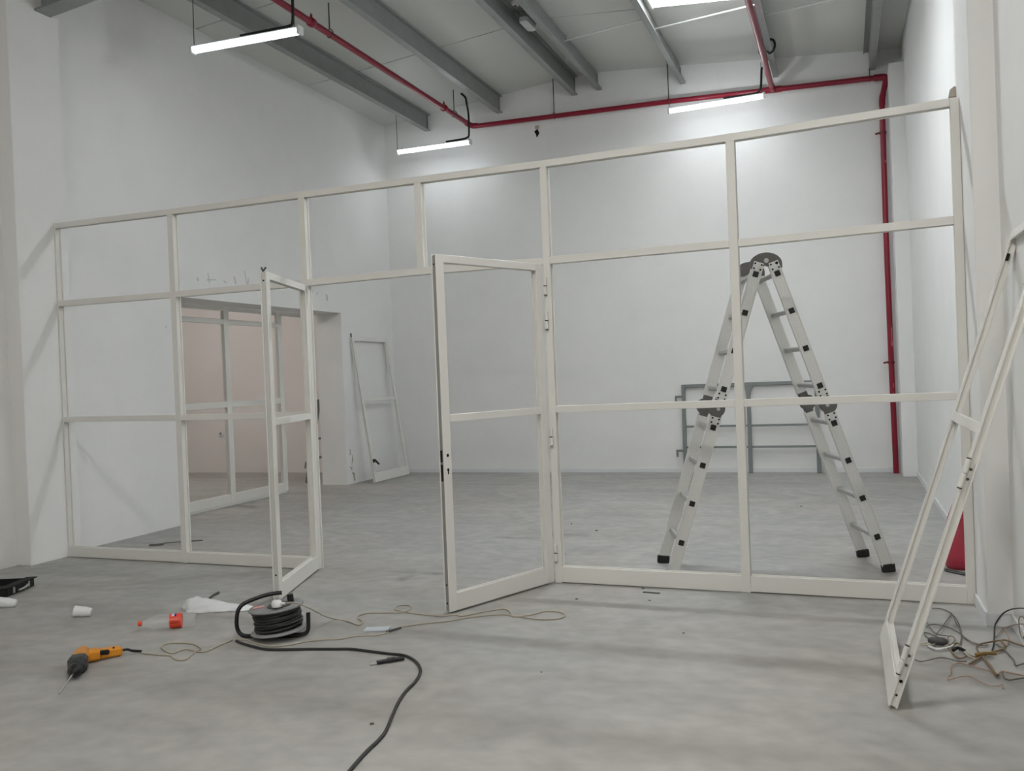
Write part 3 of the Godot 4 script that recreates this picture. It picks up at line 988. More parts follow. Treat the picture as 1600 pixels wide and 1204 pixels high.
func plates(h: Node3D, c: Vector3, up: Vector3, wide: Vector3, z: float, len: float) -> void:
	var st := nb()
	var off := Vector3(0, 0, signf(z) * 0.0175)
	bar(st, c - up * len / 2 + off, c + up * len / 2 + off, 0.066, 0.004, wide, 0.001)
	build("rivet_plate", st, M.alu_plate, h)
	st = nb()
	for i in 4:
		var q := c + off + wide * (0.022 if i % 2 else -0.022) + up * (len * 0.28 if i < 2 else -len * 0.28)
		disc(st, q + Vector3(0, 0, signf(z) * 0.003), Vector3(0, 0, 1), 0.0065, 0.004, 8)
	build("rivet", st, M.soft_black, h)

# ------------------------------------------------------------------ loose frames
# local x along the width, local y up the frame, local z its face
func loose_frame(label: String, xf: Transform3D, W: float, H: float, mid: float, bot: float, w: float) -> Node3D:
	var t := thing("loose_door_frame", label, "door frame")
	t.transform = xf
	var d := 0.036
	for x in [w / 2, W - w / 2]:
		var st := nb()
		profile(st, Vector3(x, 0, 0), Vector3(x, H, 0), w, d, Vector3.RIGHT, 0.010, 0.008)
		build("stile", st, M.frame, t)
	for s in [["top_rail", H - w / 2, w], ["mid_rail", mid, w * 0.85], ["bottom_rail", bot / 2, bot]]:
		var st := nb()
		profile(st, Vector3(w, s[1], 0), Vector3(W - w, s[1], 0), s[2], d - 0.001, Vector3.UP, 0.010, 0.008)
		build(s[0], st, M.frame, t)
	return t

func leaning_frames() -> void:
	# right: foot on the floor at x 0.12, head on the right wall; seen from its edge
	var up := Vector3(0.64, 1.953, 0).normalized()
	var xa := Vector3(0, 0, -1)
	var n := xa.cross(up)
	var t := loose_frame("off-white door frame leaning against the right wall in the foreground, feet on the floor", Transform3D(Basis(xa, up, n), Vector3(0.150, 0.006, -3.905) - n * 0.022), 0.985, 2.085, 1.165, 0.105, 0.052)
	for y in [0.20, 0.985, 1.80]:
		var h := Node3D.new()
		h.name = "hinge"
		t.add_child(h, true)
		for s in [-1.0, 1.0]:
			var st := nb()
			lathe(st, [Vector2(0, -0.028), Vector2(0.009, -0.028), Vector2(0.0105, -0.024), Vector2(0.0105, 0.024), Vector2(0.009, 0.028), Vector2(0, 0.028)], 14, Transform3D(Basis.IDENTITY, Vector3(-0.004, y + s * 0.03, -0.020)), true)
			build("hinge_knuckle", st, M.frame, h)
		var sc := nb()
		for s in [-1.0, 1.0]:
			disc(sc, Vector3(0.009, y + s * 0.02, 0.0), Vector3(1, 0, 0), 0.006, 0.004, 8)
			disc(sc, Vector3(-0.004, y + s * 0.061, -0.020), Vector3.UP, 0.0095, 0.004, 10)
		build("screw", sc, M.dark_grey, h)
	for y in [0.11, 0.05]:
		var st := nb()
		disc(st, Vector3(0.0095, y, 0.0), Vector3(1, 0, 0), 0.007 if y > 0.1 else 0.005, 0.004, 10)
		build("screw_hole", st, M.soft_black, t)
	var st2 := nb()
	box(st2, Vector3(0.981, 2.0 - 0.06, 0.0), Vector3(0.004, 0.03, 0.012), Basis.IDENTITY, 0.001)
	box(st2, Vector3(0.931, 1.955, -0.004), Vector3(0.004, 0.035, 0.014), Basis.IDENTITY, 0.001)
	build("bolt_hole", st2, M.soft_black, t)
	# back left: leaning on the left wall, seen nearly face on
	up = Vector3(-0.285, 2.05, 0).normalized()
	xa = Vector3(0.018, 0, -1).normalized()
	n = xa.cross(up)
	var b := loose_frame("off-white door frame with a black handle leaning in the far left corner", Transform3D(Basis(xa, up, -n) if n.x < 0 else Basis(xa, up, n), Vector3(-6.205, 0.004, -11.10)), 1.01, 2.06, 1.16, 0.13, 0.055)
	var st := nb()
	box(st, Vector3(0.03, 0.30, 0.026), Vector3(0.03, 0.05, 0.012), Basis.IDENTITY, 0.003)
	tube(st, [Vector3(0.03, 0.305, 0.03), Vector3(0.03, 0.305, 0.05)], 0.010, 8)
	tube(st, [Vector3(0.02, 0.312, 0.05), Vector3(0.11, 0.245, 0.052)], 0.014, 8)
	build("door_handle", st, M.black, b, "black lever handle")
	st = nb()
	box(st, Vector3(0.02, 2.085, 0.0), Vector3(0.02, 0.06, 0.014), Basis.IDENTITY, 0.003)
	build("bolt_tongue", st, M.dark_grey, b)

# ------------------------------------------------------------------ grey steel barriers
func barrier(label: String, xf: Transform3D, W: float) -> Node3D:
	var t := thing("steel_barrier", label, "barrier", Vector3.ZERO, 0.0, "grey steel barriers")
	t.transform = xf
	var st: SurfaceTool
	for x in [0.0, W * 0.5 if W > 1.5 else W * 0.62, W]:
		st = nb()
		box(st, Vector3(x, 0.585, 0), Vector3(0.05, 1.17, 0.04), Basis.IDENTITY, 0.004)
		build("post", st, M.galv, t)
	st = nb()
	box(st, Vector3(W / 2, 1.175, 0), Vector3(W + 0.05, 0.045, 0.042), Basis.IDENTITY, 0.004)
	build("top_rail", st, M.galv, t)
	st = nb()
	prism(st, [Vector2(W * 0.5 - 0.06, 1.153), Vector2(W * 0.5 + 0.06, 1.153), Vector2(W * 0.5 + 0.026, 1.06), Vector2(W * 0.5 - 0.026, 1.06)], -0.018, 0.022)
	build("gusset", st, M.galv, t)
	for y in [0.627, 0.345]:
		st = nb()
		box(st, Vector3(W / 2, y, 0), Vector3(W - 0.05, 0.028, 0.03), Basis.IDENTITY, 0.004)
		build("cross_rail", st, M.galv, t)
	for s in [[-1.0, 1.035], [-1.0, 0.30], [1.0, 0.19]]:
		st = nb()
		var x0 := -0.025 if s[0] < 0 else W + 0.025
		box(st, Vector3(x0 + s[0] * 0.045, s[1], 0), Vector3(0.09, 0.03, 0.02), Basis.IDENTITY, 0.003)
		box(st, Vector3(x0 + s[0] * 0.08, s[1] - 0.035, 0), Vector3(0.028, 0.09, 0.02), Basis.IDENTITY, 0.003)
		build("hook", st, M.galv, t)
	return t

func barriers() -> void:
	barrier("grey steel barrier with two thin cross rails leaning on the back wall behind the ladder", Transform3D(Basis(Vector3.RIGHT, -0.06), Vector3(-2.085, 0.004, -12.27)), 1.715)
	# in the annex, its head against the other side of the left wall
	var up := Vector3(0.25, 1.15, 0).normalized()
	var xa := Vector3(0, 0, -1)
	barrier("grey steel barrier in the annex, leaning behind the doorway edge left of the corner frame", Transform3D(Basis(xa, up, xa.cross(up)), Vector3(-7.185, 0.02, -10.93)), 1.25)

# ------------------------------------------------------------------ cable reel and cords
func reel_and_cords() -> void:
	var t := thing("cable_reel", "grey cable reel with dark wound cable and black tube stand before the left door", "cable reel", Vector3(-3.06, 0, -4.26))
	var tilt := Basis(Vector3(0.35, 0, 0.94).normalized(), 0.09)
	var xf := Transform3D(tilt.scaled_local(Vector3(1, 0.86, 1)), Vector3(0.038, 0.034, 0))
	var st := nb()
	lathe(st, [Vector2(0, 0.0), Vector2(0.150, 0.0), Vector2(0.157, 0.006), Vector2(0.150, 0.014), Vector2(0.10, 0.016), Vector2(0, 0.016)], 40, xf)
	build("bottom_flange", st, M.grey_plastic, t)
	st = nb()
	lathe(st, [Vector2(0, 0.150), Vector2(0.148, 0.150), Vector2(0.154, 0.158), Vector2(0.148, 0.166), Vector2(0, 0.170)], 40, xf)
	build("top_flange", st, M.grey_plastic, t)
	st = nb()
	lathe(st, [Vector2(0.08, 0.016), Vector2(0.08, 0.150)], 24, xf)
	build("drum", st, M.dark_grey, t)
	st = nb()
	var rng := RandomNumberGenerator.new()
	rng.seed = 7
	var pts := []
	for layer in 2:
		var turns := 9
		for k in turns * 20:
			var an := TAU * k / 20.0
			var r := (0.106 if layer == 0 else 0.124) + 0.004 * sin(an * 0.37 + layer) + (0.004 if layer == 1 and k % 37 < 12 else 0.0)
			var f := float(k) / (turns * 20)
			var y := 0.026 + 0.115 * (f if layer == 0 else 1.0 - f) + 0.004 * sin(an * 1.3)
			pts.append(xf * Vector3(cos(an) * r, y, sin(an) * r))
	tube(st, pts, 0.0075, 7)
	build("wound_cable", st, M.cable, t)
	st = nb()
	lathe(st, [Vector2(0, 0.168), Vector2(0.066, 0.168), Vector2(0.066, 0.176), Vector2(0.058, 0.182), Vector2(0, 0.182)], 28, xf * Transform3D(Basis.IDENTITY, Vector3(0.035, 0, 0.02)))
	build("socket_plate", st, M.dark_grey, t)
	st = nb()
	box(st, xf * Vector3(-0.085, 0.171, 0.045), Vector3(0.06, 0.003, 0.045), tilt * Basis(Vector3.UP, 0.6), 0.0)
	build("sticker", st, M.pink_label, t, "faded pink sticker")
	st = nb()
	disc(st, xf * Vector3(0.075, 0.195, -0.035), tilt.y, 0.018, 0.05, 14)
	build("crank_knob", st, M.black, t)
	# stand of bent black tube: left hoop over the flange, base bar, right upright
	st = nb()
	tube(st, curve([Vector3(-0.02, 0.215, -0.12), Vector3(-0.09, 0.21, -0.07), Vector3(-0.165, 0.185, 0.02), Vector3(-0.185, 0.155, 0.06), Vector3(-0.19, 0.10, 0.075), Vector3(-0.185, 0.045, 0.075), Vector3(-0.155, 0.014, 0.07), Vector3(-0.09, 0.012, 0.06)], 6), 0.0115, 10)
	tube(st, curve([Vector3(-0.10, 0.012, 0.06), Vector3(0.0, 0.012, 0.045), Vector3(0.12, 0.014, 0.01), Vector3(0.185, 0.018, -0.02), Vector3(0.205, 0.04, -0.03), Vector3(0.208, 0.08, -0.032), Vector3(0.208, 0.135, -0.034)], 6), 0.0115, 10)
	tube(st, [Vector3(-0.02, 0.012, 0.05), Vector3(0.02, 0.012, -0.12)], 0.0115, 10)
	build("tube_stand", st, M.black, t, "black bent tube stand")
	# white plug sitting on the reel, its cord is a thing of its own
	var plug := thing("white_plug", "white mains plug pushed into the top of the cable reel", "plug", Vector3(-3.06, 0, -4.26) + xf * Vector3(0.078, 0.187, 0.100))
	var pp := plug.position
	st = nb()
	lathe(st, [Vector2(0, 0.0), Vector2(0.028, 0.0), Vector2(0.030, 0.006), Vector2(0.029, 0.022), Vector2(0.022, 0.034), Vector2(0, 0.036)], 18)
	build("plug_body", st, M.white_plastic, plug)
	st = nb()
	tube(st, [Vector3(0.02, 0.018, 0), Vector3(0.05, 0.02, -0.004)], 0.007, 8)
	build("strain_relief", st, M.white_plastic, plug)

	# dark lead of the reel, going out at the bottom of the picture
	st = nb()
	var lead := on_floor([[-3.20, -4.11], [-3.13, -4.075], [-3.037, -4.04], [-2.938, -4.015], [-2.837, -4.032], [-2.717, -4.067], [-2.580, -4.098], [-2.485, -4.120], [-2.377, -4.110], [-2.256, -4.094], [-2.153, -4.085], [-2.064, -4.022], [-1.989, -3.928], [-1.947, -3.842], [-1.918, -3.730], [-1.904, -3.611], [-1.871, -3.473], [-1.820, -3.319], [-1.772, -3.178], [-1.755, -3.085], [-1.747, -2.976], [-1.727, -2.837], [-1.70, -2.70], [-1.66, -2.50], [-1.66, -2.2]], 0.0075)
	tube(st, curve(lead, 5), 0.0072, 8)
	single("reel_lead", st, M.cable, "dark grey cable snaking from the reel across the floor to the bottom edge", "cable")
	# beige extension cord with its plug on the reel, looping out to the right and back
	st = nb()
	var c1 := on_floor([[-2.889, -4.637], [-2.782, -4.603], [-2.689, -4.553], [-2.700, -4.62], [-2.773, -4.69], [-2.794, -4.758], [-2.750, -4.812], [-2.624, -4.838], [-2.560, -4.881], [-2.559, -4.974], [-2.608, -5.027], [-2.665, -4.999], [-2.648, -4.924], [-2.568, -4.880], [-2.444, -4.846], [-2.291, -4.834], [-2.219, -4.872], [-2.167, -4.86], [-2.08, -4.97], [-1.983, -5.060], [-1.902, -4.972], [-1.863, -4.909], [-1.777, -4.969], [-1.726, -5.053], [-1.651, -5.068], [-1.590, -5.023], [-1.577, -4.954], [-1.619, -4.904], [-1.709, -4.885], [-1.842, -4.917], [-1.931, -4.942], [-2.019, -4.909], [-2.110, -4.843], [-2.206, -4.738], [-2.300, -4.677], [-2.386, -4.605], [-2.434, -4.554], [-2.446, -4.448], [-2.475, -4.391], [-2.576, -4.356], [-2.650, -4.278], [-2.732, -4.247], [-2.80, -4.20], [-2.87, -4.115], [-2.956, -4.072], [-3.06, -4.10], [-3.16, -4.145], [-3.225, -4.145]], 0.005)
	c1.push_front(Vector3(-2.88, 0.06, -4.50))
	c1.push_front(Vector3(-2.855, 0.15, -4.32))
	c1.push_front(pp + Vector3(0.10, 0.018, -0.03))
	c1.push_front(pp + Vector3(0.058, 0.0205, -0.006))
	tube(st, curve(c1, 5), 0.0042, 6)
	single("extension_cord", st, M.cord, "beige extension cord looping over the floor before both open doors", "cord")
	st = nb()
	var c2 := on_floor([[-3.24, -4.13], [-3.245, -4.02], [-3.254, -3.906], [-3.385, -3.922], [-3.407, -3.848], [-3.482, -3.876], [-3.556, -3.930], [-3.563, -3.989], [-3.488, -4.018], [-3.405, -4.012], [-3.308, -3.951], [-3.300, -3.895], [-3.258, -3.772], [-3.310, -3.760], [-3.388, -3.807], [-3.452, -3.804], [-3.532, -3.808], [-3.59, -3.815]], 0.005)
	tube(st, curve(c2, 5), 0.0042, 6)
	single("drill_cord", st, M.cord, "thin beige cord coiled on the floor behind the yellow drill", "cord")

# ------------------------------------------------------------------ drill
func drill() -> void:
	var t := thing("power_drill", "yellow corded drill with black chuck lying on its side at lower left", "drill", Vector3(-3.72, 0, -3.55))
	var O := Vector3(-3.72, 0, -3.55)
	var ax := (Vector3(-3.545, 0.043, -3.315) - Vector3(-3.775, 0.043, -3.60)).normalized()    # towards the bit
	var bx := ax.cross(Vector3.UP)                                                             # across
	var turn := Transform3D(Basis(bx, ax, bx.cross(ax)), Vector3(-3.775, 0.043, -3.60) - O)
	var st := nb()
	lathe(st, [Vector2(0, -0.045), Vector2(0.028, -0.045), Vector2(0.040, -0.03), Vector2(0.043, 0.0), Vector2(0.043, 0.10), Vector2(0.041, 0.115)], 20, turn)
	build("motor_housing", st, M.yellow, t)
	st = nb()
	box(st, turn * Vector3(0, 0.155, 0), Vector3(0.088, 0.092, 0.084), turn.basis, 0.016)
	lathe(st, [Vector2(0.043, 0.19), Vector2(0.040, 0.205), Vector2(0.035, 0.222), Vector2(0, 0.225)], 20, turn)
	build("gear_case", st, M.gear, t)
	st = nb()
	disc(st, turn * Vector3(0.03, 0.16, -0.037), turn.basis * Vector3(0.6, 0, -0.8), 0.010, 0.012, 10)
	build("screw", st, M.chrome, t)
	st = nb()
	lathe(st, [Vector2(0, 0.222), Vector2(0.030, 0.222), Vector2(0.034, 0.228), Vector2(0.034, 0.245), Vector2(0.031, 0.247), Vector2(0.034, 0.250), Vector2(0.033, 0.275), Vector2(0.018, 0.305), Vector2(0.009, 0.312), Vector2(0, 0.312)], 20, turn)
	build("chuck", st, M.black, t)
	st = nb()
	tube(st, [turn * Vector3(0, 0.30, 0), Vector3(-3.478, 0.012, -3.175) - O], 0.0035, 8)
	build("drill_bit", st, M.chrome, t)
	# handle: runs off to the right, flat on the floor
	var h0 := Vector3(-3.765, 0.040, -3.595)
	var h1 := Vector3(-3.672, 0.026, -3.765)
	var hd := (h1 - h0).normalized()
	var across := hd.cross(Vector3.UP).normalized()
	st = nb()
	bar(st, h0 - O, h0.lerp(h1, 0.45) - O, 0.070, 0.060, across, 0.016)
	bar(st, h0.lerp(h1, 0.38) - O, h1 - O, 0.056, 0.050, across, 0.016)
	build("handle", st, M.yellow, t)
	st = nb()
	bar(st, h0.lerp(h1, 0.42) - O + Vector3(0.024, 0.012, 0.020), h0.lerp(h1, 0.66) - O + Vector3(0.024, 0.010, 0.020), 0.020, 0.024, across, 0.006)
	build("trigger", st, M.soft_black, t)
	st = nb()
	disc(st, h0.lerp(h1, 0.78) - O + Vector3(0.012, 0.023, 0.010), Vector3(0.3, 1, 0.3), 0.007, 0.006, 8)
	build("lock_button", st, M.soft_black, t)
	st = nb()
	tube(st, curve([h1 - O - hd * 0.01, h1 - O + hd * 0.03, Vector3(-3.635, 0.016, -3.80) - O, Vector3(-3.585, 0.012, -3.815) - O], 4), 0.007, 8)
	build("cable_guard", st, M.black, t)

# ------------------------------------------------------------------ bottle, cups, bag, tray ...
func bottle_and_litter() -> void:
	var a := Vector3(-3.93, 0.044, -4.165)
	var b := Vector3(-3.655, 0.044, -4.335)
	var ax := (b - a).normalized()
	var bx := ax.cross(Vector3.UP).normalized()
	var t := thing("plastic_bottle", "clear empty plastic bottle with orange cap and label lying on the floor", "bottle", a * Vector3(1, 0, 1))
	var xf := Transform3D(Basis(bx, ax, bx.cross(ax)), Vector3(0, 0.044, 0))
	var st := nb()
	lathe(st, [Vector2(0.0125, 0.018), Vector2(0.0135, 0.03), Vector2(0.022, 0.05), Vector2(0.038, 0.085), Vector2(0.0425, 0.11), Vector2(0.043, 0.135), Vector2(0.039, 0.15), Vector2(0.0425, 0.162), Vector2(0.0425, 0.17), Vector2(0.040, 0.175), Vector2(0.040, 0.245), Vector2(0.043, 0.25), Vector2(0.043, 0.295), Vector2(0.038, 0.315), Vector2(0.024, 0.322), Vector2(0.0, 0.314)], 28, xf)
	build("bottle_body", st, M.pet, t)
	st = nb()
	lathe(st, [Vector2(0, 0.0), Vector2(0.0135, 0.0), Vector2(0.0145, 0.003), Vector2(0.0145, 0.018), Vector2(0.012, 0.02)], 20, xf)
	build("cap", st, M.orange, t)
	st = nb()
	lathe(st, [Vector2(0.0412, 0.178), Vector2(0.0418, 0.182), Vector2(0.0418, 0.240), Vector2(0.0412, 0.244)], 28, xf)
	var lb := build("paper_label", st, M.orange, t, "orange label with blue and white panel")
	# print on the label: blue panel with white bars, small white lines
	var patch := func(a0: float, a1: float, y0: float, y1: float, m: Material, lift: float) -> void:
		var s := nb()
		for k in 6:
			var p0 := lerpf(a0, a1, k / 6.0)
			var p1 := lerpf(a0, a1, (k + 1) / 6.0)
			var r := 0.0419 + lift
			quad(s, xf * Vector3(cos(p0) * r, y0, sin(p0) * r), xf * Vector3(cos(p1) * r, y0, sin(p1) * r), xf * Vector3(cos(p1) * r, y1, sin(p1) * r), xf * Vector3(cos(p0) * r, y1, sin(p0) * r), xf * Vector3(0, (y0 + y1) / 2, 0))
		build("label_print", s, m, lb)
	patch.call(0.85, 1.95, 0.205, 0.216, M.blue, 0.0004)
	for k in 3:
		patch.call(0.92 + k * 0.33, 1.16 + k * 0.33, 0.190, 0.206, M.white_plastic, 0.0008)
	patch.call(0.42, 0.50, 0.186, 0.230, M.pink_label, 0.0004)
	patch.call(0.06, 0.14, 0.186, 0.232, M.red_dark, 0.0004)
	patch.call(-0.12, -0.05, 0.186, 0.232, M.red_dark, 0.0004)
	# two disposable cups
	var cups := [["white plastic cup lying on the floor between the tray and the bottle", Vector3(-4.60, 0, -4.345), Vector3(0.09, -0.012, -0.045), 1.0], ["white plastic cup lying against the black tray, cut by the left edge", Vector3(-5.33, 0, -4.425), Vector3(0.088, -0.014, -0.05), 1.0]]
	for c in cups:
		var cp := thing("plastic_cup", c[0], "cup", c[1], 0.0, "white plastic cups")
		var d: Vector3 = c[2].normalized()
		var e := d.cross(Vector3.UP).normalized()
		var cx := Transform3D(Basis(e, d, e.cross(d)), Vector3(0, 0.036, 0))
		st = nb()
		lathe(st, [Vector2(0.033, 0.004), Vector2(0.0335, 0.0), Vector2(0.036, 0.002), Vector2(0.0345, 0.005), Vector2(0.0335, 0.03), Vector2(0.0325, 0.032), Vector2(0.0325, 0.06), Vector2(0.0315, 0.063), Vector2(0.026, 0.098), Vector2(0.022, 0.102), Vector2(0, 0.098)], 24, cx)
		build("cup_wall", st, M.white_plastic, cp)
		st = nb()
		tube(st, range(20).map(func(k): return cx * Vector3(cos(TAU * k / 20) * 0.035, 0.001, sin(TAU * k / 20) * 0.035)), 0.0016, 6, true)
		build("cup_rim", st, M.white_plastic, cp)
	# crumpled bag: a soft lump with folds and a flat tail
	st = nb()
	var nz := noise(77, 2.2, 3)
	var A := Vector3(-4.045, 0, -4.70)
	var B := Vector3(-3.60, 0, -4.70)
	var along := (B - A).normalized()
	var side := along.cross(Vector3.UP).normalized()
	var grid := []
	var NU := 30
	var NV := 14
	for i in NU + 1:
		var u := float(i) / NU
		var w := 0.085 * sqrt(maxf(0.0, 1.0 - pow(1.0 - clampf(u * 3.4, 0, 1), 2))) * lerpf(1.0, 0.75, u) * (1.0 if u < 0.9 else sqrt(maxf(0.0, (1.0 - u) / 0.1)))
		var hh := lerpf(0.075, 0.030, smoothstep(0.25, 0.75, u)) * sqrt(maxf(0.0, 1.0 - pow(1.0 - clampf(u * 4.0, 0, 1), 2))) * (1.0 if u < 0.85 else sqrt(maxf(0.0, (1.0 - u) / 0.15)))
		var row := []
		for j in NV + 1:
			var an := PI * j / NV
			var f := 1.0 + 0.28 * nz.get_noise_3d(u * 3.0, cos(an), sin(an) * 1.3 + 5.0)
			row.append(A + along * u * 0.49 + side * (cos(an) * w * f + 0.03 * sin(u * 5.0)) + Vector3.UP * (0.002 + sin(an) * hh * maxf(0.3, f)))
		grid.append(row)
	st.set_smooth_group(1)
	for i in NU:
		for j in NV:
			var mid: Vector3 = A + along * ((i + 0.5) / NU * 0.45) + Vector3(0, -0.02, 0)
			quad(st, grid[i][j], grid[i + 1][j], grid[i + 1][j + 1], grid[i][j + 1], mid)
	single("crumpled_bag", st, M.bag, "crumpled translucent white plastic bag on the floor behind the cable reel", "bag")
	st = nb()
	tube(st, [Vector3(-4.035, 0.006, -4.93), Vector3(-4.045, 0.012, -4.98), Vector3(-4.06, 0.012, -5.05)], 0.008, 7)
	single("metal_offcut", st, M.dark_grey, "short dark metal rod lying beyond the crumpled bag", "rod")
	# black tray with an upright rim and silver ledges
	var tr := thing("tool_case_tray", "open black tool case tray with metallic catches at the left edge", "tool tray", Vector3(-5.80, 0, -4.80), 0.0)
	var P := func(x: float, z: float, y: float) -> Vector3: return Vector3(x + 5.80, y, z + 4.80)
	var c00 := Vector2(-5.555, -4.675)
	var c10 := Vector2(-5.67, -5.00)
	var vx := (c10 - c00)
	var out := Vector2(-vx.y, vx.x).normalized()
	if out.x > 0:
		out = -out
	var c01 := c00 + out * 0.55
	var c11 := c10 + out * 0.55
	st = nb()
	var yaw := Basis(Vector3(vx.x, 0, vx.y).normalized(), Vector3.UP, Vector3(vx.x, 0, vx.y).normalized().cross(Vector3.UP))
	var cm := (c00 + c11) / 2.0
	var Lx := vx.length()
	var cen: Vector3 = P.call(cm.x, cm.y, 0.0)
	box(st, cen + Vector3(0, 0.006, 0), Vector3(Lx, 0.012, 0.55), yaw, 0.003)
	build("tray_base", st, M.black, tr)
	for s in [[1.0, 0.0, 0.055], [-1.0, 0.0, 0.055]]:
		st = nb()
		box(st, cen + yaw * Vector3(s[0] * (Lx / 2 - 0.006), 0.0, 0) + Vector3(0, 0.03, 0), Vector3(0.012, 0.06, 0.55), yaw, 0.003)
		build("tray_wall", st, M.black, tr)
	for s in [-1.0, 1.0]:
		st = nb()
		box(st, cen + yaw * Vector3(0, 0, s * 0.269) + Vector3(0, 0.03, 0), Vector3(Lx - 0.024, 0.06, 0.012), yaw, 0.003)
		build("tray_wall", st, M.black, tr)
	var fr := 1.0 if (yaw * Vector3(0, 0, 1)).x > 0 else -1.0
	st = nb()
	box(st, cen + yaw * Vector3(0.0, 0, fr * 0.25) + Vector3(0, 0.062, 0), Vector3(Lx + 0.03, 0.006, 0.08), yaw, 0.002)
	build("tray_rim", st, M.soft_black, tr)
	for k in [-0.10, 0.09]:
		st = nb()
		box(st, cen + yaw * Vector3(k, 0, fr * 0.279) + Vector3(0, 0.034, 0), Vector3(0.018, 0.045, 0.012), yaw, 0.003)
		build("catch", st, M.rod, tr, "silver catch")
	st = nb()
	tube(st, curve([cen + yaw * Vector3(-0.06, 0, fr * 0.29) + Vector3(0, 0.022, 0), cen + yaw * Vector3(0.0, 0, fr * 0.30) + Vector3(0, 0.026, 0), cen + yaw * Vector3(0.06, 0, fr * 0.29) + Vector3(0, 0.034, 0)], 4), 0.009, 8)
	build("carry_handle", st, M.rod, tr, "silver carry handle")
	# torn packet, black tool, crumbs
	st = nb()
	box(st, Vector3(-2.535, 0.006, -4.495), Vector3(0.14, 0.010, 0.07), Basis(Vector3.UP, 0.25) * Basis(Vector3(0, 0, 1), 0.03), 0.004)
	var pk := single("paper_packet", st, M.paper, "small pale blue-white packet lying on the floor right of the cable reel", "packet")
	st = nb()
	tube(st, [Vector3(-2.45, 0.009, -4.45), Vector3(-2.405, 0.010, -4.535)], 0.006, 7)
	single("screw_bit", st, M.dark_grey, "small dark bit beside the pale packet on the floor", "bit")
	var k := thing("utility_knife", "black utility knife lying beside the bend of the dark cable", "knife", Vector3(-2.185, 0, -3.985))
	st = nb()
	var kd := Vector3(0.12, 0, -0.105).normalized()
	var ks := kd.cross(Vector3.UP)
	bar(st, -kd * 0.065 + Vector3(0, 0.010, 0), kd * 0.075 + Vector3(0, 0.012, 0), 0.026, 0.016, ks, 0.006)
	build("knife_body", st, M.black, k)
	st = nb()
	bar(st, -kd * 0.01 + Vector3(0, 0.021, 0), kd * 0.03 + Vector3(0, 0.022, 0), 0.012, 0.008, ks, 0.003)
	build("slider", st, M.dark_grey, k)
	st = nb()
	bar(st, -kd * 0.10 + Vector3(0, 0.008, 0), -kd * 0.06 + Vector3(0, 0.010, 0), 0.014, 0.003, ks, 0.001)
	build("blade", st, M.rod, k)
	var crumbs := [[-1.621, -5.384, 0.010], [-1.174, -5.440, 0.009], [-0.859, -4.796, 0.007], [-1.398, -4.020, 0.006], [-1.872, -3.244, 0.010], [-2.132, -7.774, 0.013], [-0.464, -9.373, 0.012], [-1.277, -5.73, 0.010], [-2.46, -8.10, 0.010]]
	var where := ["before the right door leaf's hinge post", "before the partition's right bottom rail", "well right of the loop of cord", "in the middle of the bare foreground", "beside the dark cable near the bottom edge", "behind the partition, left of the ladder", "behind the ladder, near the back wall", "touching the partition's bottom rail", "behind the partition, furthest left of the ladder"]
	for i in crumbs.size():
		var q: Array = crumbs[i]
		st = nb()
		lathe(st, [Vector2(0, 0), Vector2(q[2], 0.001), Vector2(q[2] * 0.8, q[2] * 0.5), Vector2(0, q[2] * 0.7)], 7, Transform3D(Basis(Vector3.UP, i * 1.3), Vector3(q[0], 0, q[1])))
		single("floor_crumb", st, M.dark_grey, "tiny dark crumb of debris on the floor " + where[i], "debris", "debris crumbs")
	st = nb()
	box(st, Vector3(-5.90, 0.012, -6.52), Vector3(0.13, 0.012, 0.03), Basis(Vector3.UP, 0.35), 0.003)
	tube(st, curve([Vector3(-5.95, 0.012, -6.48), Vector3(-5.85, 0.016, -6.58), Vector3(-5.74, 0.008, -6.72), Vector3(-5.62, 0.006, -6.80)], 4), 0.005, 6)
	single("wire_scrap", st, M.cord_grey, "dark scrap of wire on the floor behind the partition at the left", "scrap")
	st = nb()
	box(st, Vector3(-1.20, 0.003, -5.63), Vector3(0.11, 0.006, 0.02), Basis(Vector3.UP, -0.1), 0.002)
	single("metal_strip", st, M.dark_grey, "thin dark strip lying at the foot of the partition right of the doorway", "strip")

